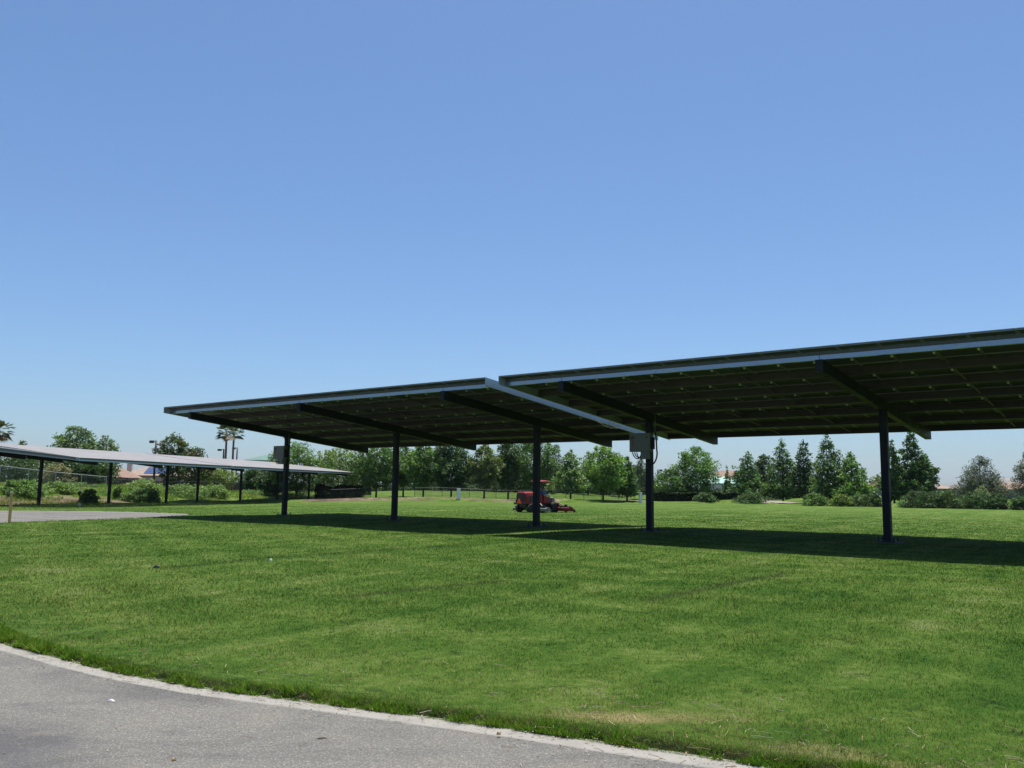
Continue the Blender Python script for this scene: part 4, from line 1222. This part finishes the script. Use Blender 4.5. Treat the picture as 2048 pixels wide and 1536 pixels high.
# rear garden walls that close the gaps below the trees
def wall(label, u0, u1, Y0, Y1, h, mat):
    a = at(u0, 990, Y0); b = at(u1, 990, Y1)
    g = min(Hs(a.x, a.y), Hs(b.x, b.y)); L = (b.xy - a.xy).length
    rt = thing('garden_wall', (a.x, a.y, g), math.atan2(b.y - a.y, b.x - a.x), label, 'wall', 'garden walls beyond the trees')
    mb = MB(); mb.bbox((0, -.1, -.6), (L, .1, h)); mb.build('panel', mat, rt)
    mb = MB()
    mb.bbox((-.05, -.16, h + .002), (L + .05, .16, h + .1)); mb.build('coping', mat, rt)
    for k in range(int(L / 5) + 1):
        mb = MB(); mb.bbox((k * 5 - .2, -.22, -.6), (k * 5 + .2, -.102, h - .003)); mb.build('pier', mat, rt)
wall('long grey block wall under the trees right of the teal pavilion', 1480, 2080, 178, 150, 1.7, WALLGREY)
wall('weathered wooden fence wall far behind the mower', 690, 1300, 205, 200, 1.8, WOOD)
wall('brown fence wall far behind the slope at the left', -60, 640, 172, 200, 2.0, WOOD)

# hills on the horizon at the right
def hills():
    mb = MB(); n = 60; vs = []
    r = random.Random(4)
    for i in range(n + 1):
        a = R_(10 + 34 * i / n)
        hgt = 230 * (math.sin(math.pi * i / n) ** .8) * (.62 + .25 * math.sin(i * .55) + .12 * math.sin(i * 1.7))
        for k, (rr, f) in enumerate(((7600, 0), (8000, .7), (8400, 1.0), (9000, .4))):
            vs.append((math.sin(a) * rr, math.cos(a) * rr, hgt * f - 3))
    fs = [(i * 4 + k, (i + 1) * 4 + k, (i + 1) * 4 + k + 1, i * 4 + k + 1) for i in range(n) for k in range(3)]
    mb.add(vs, fs)
    m = NT('dry_hill'); m.set(m.ramp(m.noise(m.pos(), .004, 5, .6), [(.3, (.13, .12, .09)), (.7, (.26, .22, .16))]), .95, 0, .1)
    tag(mb.build('hills', m.mat, smooth=True, fix=False), 'faint distant hills low on the horizon at the right', 'hills', kind='structure')
hills()

# ------------------------------------------------------------------ red mower with its driver
MP = at(1072, 1026, 64.3); MH = R_(42)
def mower():
    g = Hs(MP.x, MP.y) + .03
    r = thing('riding_mower', (MP.x, MP.y, g), MH, 'red wide riding mower with a red roof, driving behind the third near column', 'mower')
    # chassis
    mb = MB(); mb.bbox((-1.35, -.36, .38), (1.55, .36, .62)); mb.bbox((-1.2, -.45, .30), (-1.0, .45, .42)); mb.bbox((1.15, -.5, .30), (1.4, .5, .44)); mb.build('chassis', BLACK, r, bevel=.02)
    # engine hood
    mb = MB()
    sec = [(-1.52, .64, .97, .50), (-1.50, .62, 1.36, .50), (-1.30, .62, 1.50, .50), (-.45, .62, 1.52, .52), (.02, .62, 1.42, .52), (.12, .62, 1.15, .52)]
    prof = [(-.55, .62), (-.55, 1.15), (-.50, 1.38), (-.36, 1.47), (.36, 1.47), (.50, 1.38), (.55, 1.15), (.55, .62)]
    xs = [(-1.53, .93, .94), (-1.45, 1.0, 1.0), (-.6, 1.0, 1.03), (.0, .98, 1.0), (.18, .96, .86)]
    vs = [(x, y * sy, .62 + (z - .62) * sz) for x, sy, sz in xs for y, z in prof]
    n = len(prof)
    fs = [(i * n + k, i * n + k + 1, (i + 1) * n + k + 1, (i + 1) * n + k) for i in range(len(xs) - 1) for k in range(n - 1)]
    fs += [tuple(range(n)), tuple(range((len(xs) - 1) * n, len(xs) * n))[::-1]]
    mb.add(vs, fs); ho = mb.build('hood', RED, r, bevel=.03)
    mb = MB(); mb.prism([(-.44, .82), (.44, .82), (.42, 1.28), (.32, 1.36), (-.32, 1.36), (-.42, 1.28)], -1.56, -1.535, 0, 'x')
    for z in np.arange(.86, 1.30, .055): mb.bbox((-1.572, -.41, z), (-1.561, .41, z + .022))
    mb.build('rear_grille', BLACK, ho)
    for s in (-1, 1):
        mb = MB(); mb.bbox((-1.2, s * .561 - .006, .80), (-.5, s * .561 + .006, 1.18)); mb.build('side_vent', BLACK, ho)
        mb = MB(); mb.bbox((-1.40, s * .30 - .06, 1.455), (-.2, s * .30 + .06, 1.478)); mb.build('hood_stripe', WHITEPAINT, ho)
    # rear bumper, reflector triangle
    mb = MB(); mb.bbox((-1.72, -.58, .56), (-1.56, .58, .70)); mb.bbox((-1.60, -.5, .62), (-1.5, -.4, .9)); mb.bbox((-1.60, .4, .62), (-1.5, .5, .9)); mb.build('rear_bumper', BLACK, r, bevel=.02)
    mb = MB(); mb.prism([(-.24, .64), (.24, .64), (.17, .76), (.05, .98), (-.05, .98), (-.17, .76)], -1.745, -1.725, 0, 'x'); mb.build('warning_triangle', ORANGE, r)
    # wheels
    def wheel(x, y, rad, w, nm='wheel'):
        e = None
        mb = MB(); prof = [(-w * .5, rad * .62), (-w * .5, rad * .90), (-w * .36, rad), (w * .36, rad), (w * .5, rad * .90), (w * .5, rad * .62)]
        N = 28; vs = []; fs = []
        for k in range(N):
            t = 2 * math.pi * k / N
            for a, q in prof:
                q2 = q * (1.03 if (k % 2 and q > rad * .95) else 1)
                vs.append((x + math.cos(t) * q2, y + a, rad + math.sin(t) * q2))
        m_ = len(prof)
        for k in range(N):
            for j in range(m_): fs.append((k * m_ + j, k * m_ + (j + 1) % m_, ((k + 1) % N) * m_ + (j + 1) % m_, ((k + 1) % N) * m_ + j))
        mb.add(vs, fs); ty = mb.build(nm, RUBBER, r)
        mb = MB(); mb.tube([(x, y - w * .3, rad), (x, y + w * .3, rad)], rad * .6, 18); mb.tube([(x, y - w * .36, rad), (x, y + w * .36, rad)], rad * .2, 10)
        mb.build('rim', BLACK, ty)
    for s in (-1, 1):
        wheel(1.28, s * .66, .38, .34); wheel(-1.10, s * .60, .31, .26)
    # platform, console, seat, steering
    mb = MB(); mb.bbox((.2, -.52, .63), (1.75, .52, .68)); mb.build('platform', BLACK, r, bevel=.01)
    for s in (-1, 1):
        mb = MB(); mb.prism([(.20, .69), (1.02, .69), (.78, 1.02), (.42, 1.22), (.20, 1.28)], s * .50 - .1, s * .50 + .1); mb.build('fender', RED, r, bevel=.03)
    mb = MB(); mb.prism([(1.38, .69), (1.74, .69), (1.66, .98), (1.50, 1.12), (1.36, 1.06)], -.26, .26); mb.build('steering_console', GREYMETAL, r, bevel=.03)
    mb = MB(); mb.tube([(1.44, 0, 1.05), (1.25, 0, 1.26)], .035, 8)
    ring = [(1.24 + .11 * math.cos(t), .19 * math.sin(t), 1.28 + .14 * math.cos(t)) for t in np.linspace(0, 2 * math.pi, 21)]
    mb.tube(ring, .016, 6, 0, False); mb.build('steering_wheel', BLACK, r, smooth=True)
    mb = MB(); mb.bbox((.40, -.26, .84), (.92, .26, .97)); mb.bbox((.5, -.15, .68), (.8, .15, .838)); se = mb.build('seat', BLACK, r, bevel=.04)
    mb = MB(); mb.prism([(.36, .97), (.47, .97), (.38, 1.46), (.28, 1.44)], -.25, .25); mb.build('backrest', BLACK, se, bevel=.03)
    # roll bar and roof
    for s in (-1, 1):
        mb = MB(); mb.tube([(.10, s * .5, .66), (.10, s * .5, 1.9), (.14, s * .46, 2.16)], .035, 8); mb.build('roll_bar_post', BLACK, r, smooth=True)
    mb = MB(); mb.tube([(.14, -.46, 2.17), (.14, .46, 2.17)], .035, 8); mb.build('roll_bar_cross', BLACK, r)
    mb = MB(); nx, ny = 12, 8; vs = []
    for top in (0, 1):
        for i in range(nx + 1):
            for j in range(ny + 1):
                a = i / nx * 2 - 1; b = j / ny * 2 - 1
                x = .52 + a * .74; y = b * .62
                z = 2.30 - .05 * b * b - .16 * max(0, a) ** 2.2 - .05 * max(0, -a) ** 2 + (.0 if not top else .055 * (1 - .5 * max(abs(a), abs(b)) ** 4))
                vs.append((x, y, z))
    n1 = (nx + 1) * (ny + 1); fs = []
    for i in range(nx):
        for j in range(ny):
            q = [i * (ny + 1) + j, (i + 1) * (ny + 1) + j, (i + 1) * (ny + 1) + j + 1, i * (ny + 1) + j + 1]
            fs += [tuple(q[::-1]), tuple(k + n1 for k in q)]
    for i in range(nx):
        for j in (0, ny): fs.append((i * (ny + 1) + j, (i + 1) * (ny + 1) + j, (i + 1) * (ny + 1) + j + n1, i * (ny + 1) + j + n1))
    for j in range(ny):
        for i in (0, nx): fs.append((i * (ny + 1) + j, i * (ny + 1) + j + 1, i * (ny + 1) + j + 1 + n1, i * (ny + 1) + j + n1))
    mb.add(vs, fs); mb.build('roof', RED, r, smooth=False)
    # cutting decks
    def deck(x0, x1, y0, y1, hgt, mat, yaw=0):
        mb = MB(); mb.prism([(x0, .10), (x1, .10), (x1 - .05, hgt * .75), (x1 - .2, hgt), (x0 + .15, hgt), (x0, hgt * .8)], y0, y1)
        d = mb.build('cutting_deck', mat, r, bevel=.02)
        mb = MB()
        for yy in (y0 + .08, y1 - .08):
            mb.tube([(x1 + .12, yy - .035, .10), (x1 + .12, yy + .035, .10)], .10, 12)
            mb.bbox((x1 - .1, yy - .05, .18), (x1 + .15, yy + .05, .23))
        mb.build('deck_roller', RUBBER, d)
        mb = MB(); mb.tube([((x0 + x1) / 2, (y0 + y1) / 2, hgt + .001), ((x0 + x1) / 2, (y0 + y1) / 2, hgt + .16)], .12, 12)
        mb.bbox((x0 + .1, y0 + .1, hgt + .002), (x1 - .2, y1 - .1, hgt + .05)); mb.build('deck_drive', BLACK, d)
    deck(1.75, 2.35, -.78, .78, .36, YELLOWISH)
    deck(1.35, 2.0, -1.95, -.88, .42, DECKRED); deck(1.35, 2.0, .88, 1.95, .42, DECKRED)
    deck(-.75, -.15, .80, 1.75, .36, GREYMETAL); deck(-.75, -.15, -1.75, -.80, .36, GREYMETAL)
    for s in (-1, 1):
        mb = MB(); mb.tube([(1.45, s * .3, .5), (1.75, s * .55, .62), (2.0, s * .6, .45)], .05, 8); mb.build('lift_arm', YELLOWISH, r)
        mb = MB(); mb.tube([(1.05, s * .45, .5), (1.35, s * .95, .72), (1.6, s * 1.3, .46)], .05, 8); mb.build('lift_arm', YELLOWISH, r)
        mb = MB(); mb.tube([(-.2, s * .4, .5), (-.4, s * .85, .62), (-.45, s * 1.2, .4)], .05, 8); mb.build('lift_arm', BLACK, r)
    return g
mg = mower()

def skin(name, verts, edges, radii, mat, parent, root=0, sub=1):
    me = bpy.data.meshes.new(name); me.from_pydata(verts, edges, []); me.materials.append(mat)
    o = bpy.data.objects.new(name, me); COL.objects.link(o)
    if parent: o.parent = parent
    bm = bmesh.new(); bm.from_mesh(me)
    lay = bm.verts.layers.skin.verify(); bm.verts.ensure_lookup_table()
    for i, v in enumerate(bm.verts):
        q = radii[i]; v[lay].radius = q if isinstance(q, tuple) else (q, q); v[lay].use_root = (i == root)
    bm.to_mesh(me); bm.free()
    m = o.modifiers.new('skin', 'SKIN'); m.use_smooth_shade = True
    s = o.modifiers.new('sub', 'SUBSURF'); s.levels = sub; s.render_levels = sub
    return o

def driver():
    r = thing('person', (MP.x, MP.y, mg), MH, 'person in a blue shirt and cap sitting at the wheel of the red mower', 'person')
    SKIN = paint('skin', (.30, .17, .115), .6, 0, .06); SHIRT = paint('blue_shirt', (.10, .19, .42), .85, 0, .12)
    TROUS = paint('dark_trousers', (.035, .04, .055), .85, 0, .15); CAP = paint('dark_red_cap', (.20, .03, .03), .8, 0, .1); HAIR = paint('dark_hair', (.02, .014, .01), .7)
    x = .66
    V = [(x, 0, 1.04), (x - .02, 0, 1.22), (x - .01, 0, 1.42), (x + .02, 0, 1.55), (x + .04, 0, 1.62), (x + .06, 0, 1.70), (x + .065, 0, 1.79)]
    Rr = [(.15, .13), (.14, .12), (.16, .12), (.07, .06), (.052, .052), (.085, .075), (.07, .065)]
    Ed = [(i, i + 1) for i in range(6)]
    def add(p, rad, par):
        V.append(p); Rr.append(rad); Ed.append((par, len(V) - 1)); return len(V) - 1
    add((x + .155, 0, 1.705), .016, 5)   # nose
    for s in (-1, 1):
        add((x + .05, s * .088, 1.71), .018, 5)   # ears
        a = add((x, s * .19, 1.47), .065, 2); b = add((x + .17, s * .25, 1.24), .05, a); c = add((x + .42, s * .20, 1.22), .036, b); h = add((x + .50, s * .19, 1.25), .034, c)
        for k, L in enumerate((.072, .08, .075, .06)):
            yy = s * (.19 + (k - 1.5) * .019)
            f1 = add((x + .545, yy, 1.275), .010, h); f2 = add((x + .57, yy, 1.275 + .0), .009, f1); add((x + .572, yy, 1.275 - L * .5), .008, f2)
        t1 = add((x + .50, s * .15, 1.27), .012, h); add((x + .535, s * .145, 1.255), .010, t1)
        hp = add((x + .03, s * .11, 1.03), .10, 0); kn = add((x + .46, s * .16, 1.05), .075, hp); an = add((x + .68, s * .15, .76), .048, kn); add((x + .80, s * .16, .73), .042, an)
    skin('body', V, Ed, Rr, SKIN, r)
    # clothes follow the body
    V2 = [(x, 0, 1.0), (x - .02, 0, 1.22), (x - .01, 0, 1.42), (x + .015, 0, 1.53)]; R2 = [(.165, .145), (.16, .14), (.18, .14), (.09, .08)]; E2_ = [(0, 1), (1, 2), (2, 3)]
    for s in (-1, 1):
        V2 += [(x, s * .19, 1.47), (x + .10, s * .225, 1.34), (x + .16, s * .247, 1.255)]; R2 += [.085, .072, .066]; n = len(V2); E2_ += [(2, n - 3), (n - 3, n - 2), (n - 2, n - 1)]
    skin('shirt', V2, E2_, R2, SHIRT, r)
    V3 = [(x, 0, 1.03)]; R3 = [(.165, .14)]; E3 = []
    for s in (-1, 1):
        V3 += [(x + .03, s * .11, 1.03), (x + .46, s * .16, 1.05), (x + .66, s * .15, .80)]; R3 += [.115, .088, .066]; n = len(V3); E3 += [(0, n - 3), (n - 3, n - 2), (n - 2, n - 1)]
    skin('trousers', V3, E3, R3, TROUS, r)
    for s in (-1, 1):
        mb = MB(); mb.tube([(x + .62, s * .155, .73), (x + .72, s * .157, .735), (x + .86, s * .16, .715)], [.05, .058, .04], 10); mb.build('shoe', BLACK, r, smooth=True)
    mb = MB()
    for k in range(5):
        z0 = 1.755 + .028 * k; 
    mb.tube([(x + .06, 0, 1.745), (x + .06, 0, 1.80), (x + .058, 0, 1.845), (x + .055, 0, 1.862)], [.102, .100, .072, .02], 16)
    mb.prism([(x + .13, -.075), (x + .22, -.05), (x + .24, 0), (x + .22, .05), (x + .13, .075)], 1.752, 1.766, 0, 'z'); mb.build('cap', CAP, r, smooth=True)
    mb = MB(); mb.tube([(x + .015, 0, 1.64), (x + .0, 0, 1.70), (x + .02, 0, 1.75)], [.05, .078, .09], 12); mb.build('hair', HAIR, r, smooth=True)
    for s in (-1, 1):
        mb = MB(); mb.tube([(x + .135, s * .034, 1.722), (x + .142, s * .034, 1.722)], .009, 8); mb.build('eye', BLACK, r)
    mb = MB(); mb.tube([(x + .136, -.024, 1.664), (x + .141, .0, 1.662), (x + .136, .024, 1.664)], .006, 6); mb.build('mouth', REDTXT, r)
driver()

# thin valley air: far hills fade, near things stay clear
def haze():
    mb = MB(); mb.bbox((-9600, -9600, -6), (9600, 9600, 260))
    o = mb.build('haze', HAZE); tag(o, 'thin pale valley haze over the far hills', 'haze', kind='stuff')
hm = bpy.data.materials.new('thin_haze'); hm.use_nodes = True
hn = hm.node_tree.nodes; hn.remove(hn['Principled BSDF'])
pv = hn.new('ShaderNodeVolumePrincipled'); pv.inputs['Color'].default_value = (.80, .88, 1.0, 1); pv.inputs['Density'].default_value = 5e-5; pv.inputs['Anisotropy'].default_value = .3
hm.node_tree.links.new(pv.outputs[0], hn['Material Output'].inputs['Volume'])
HAZE = hm
haze()
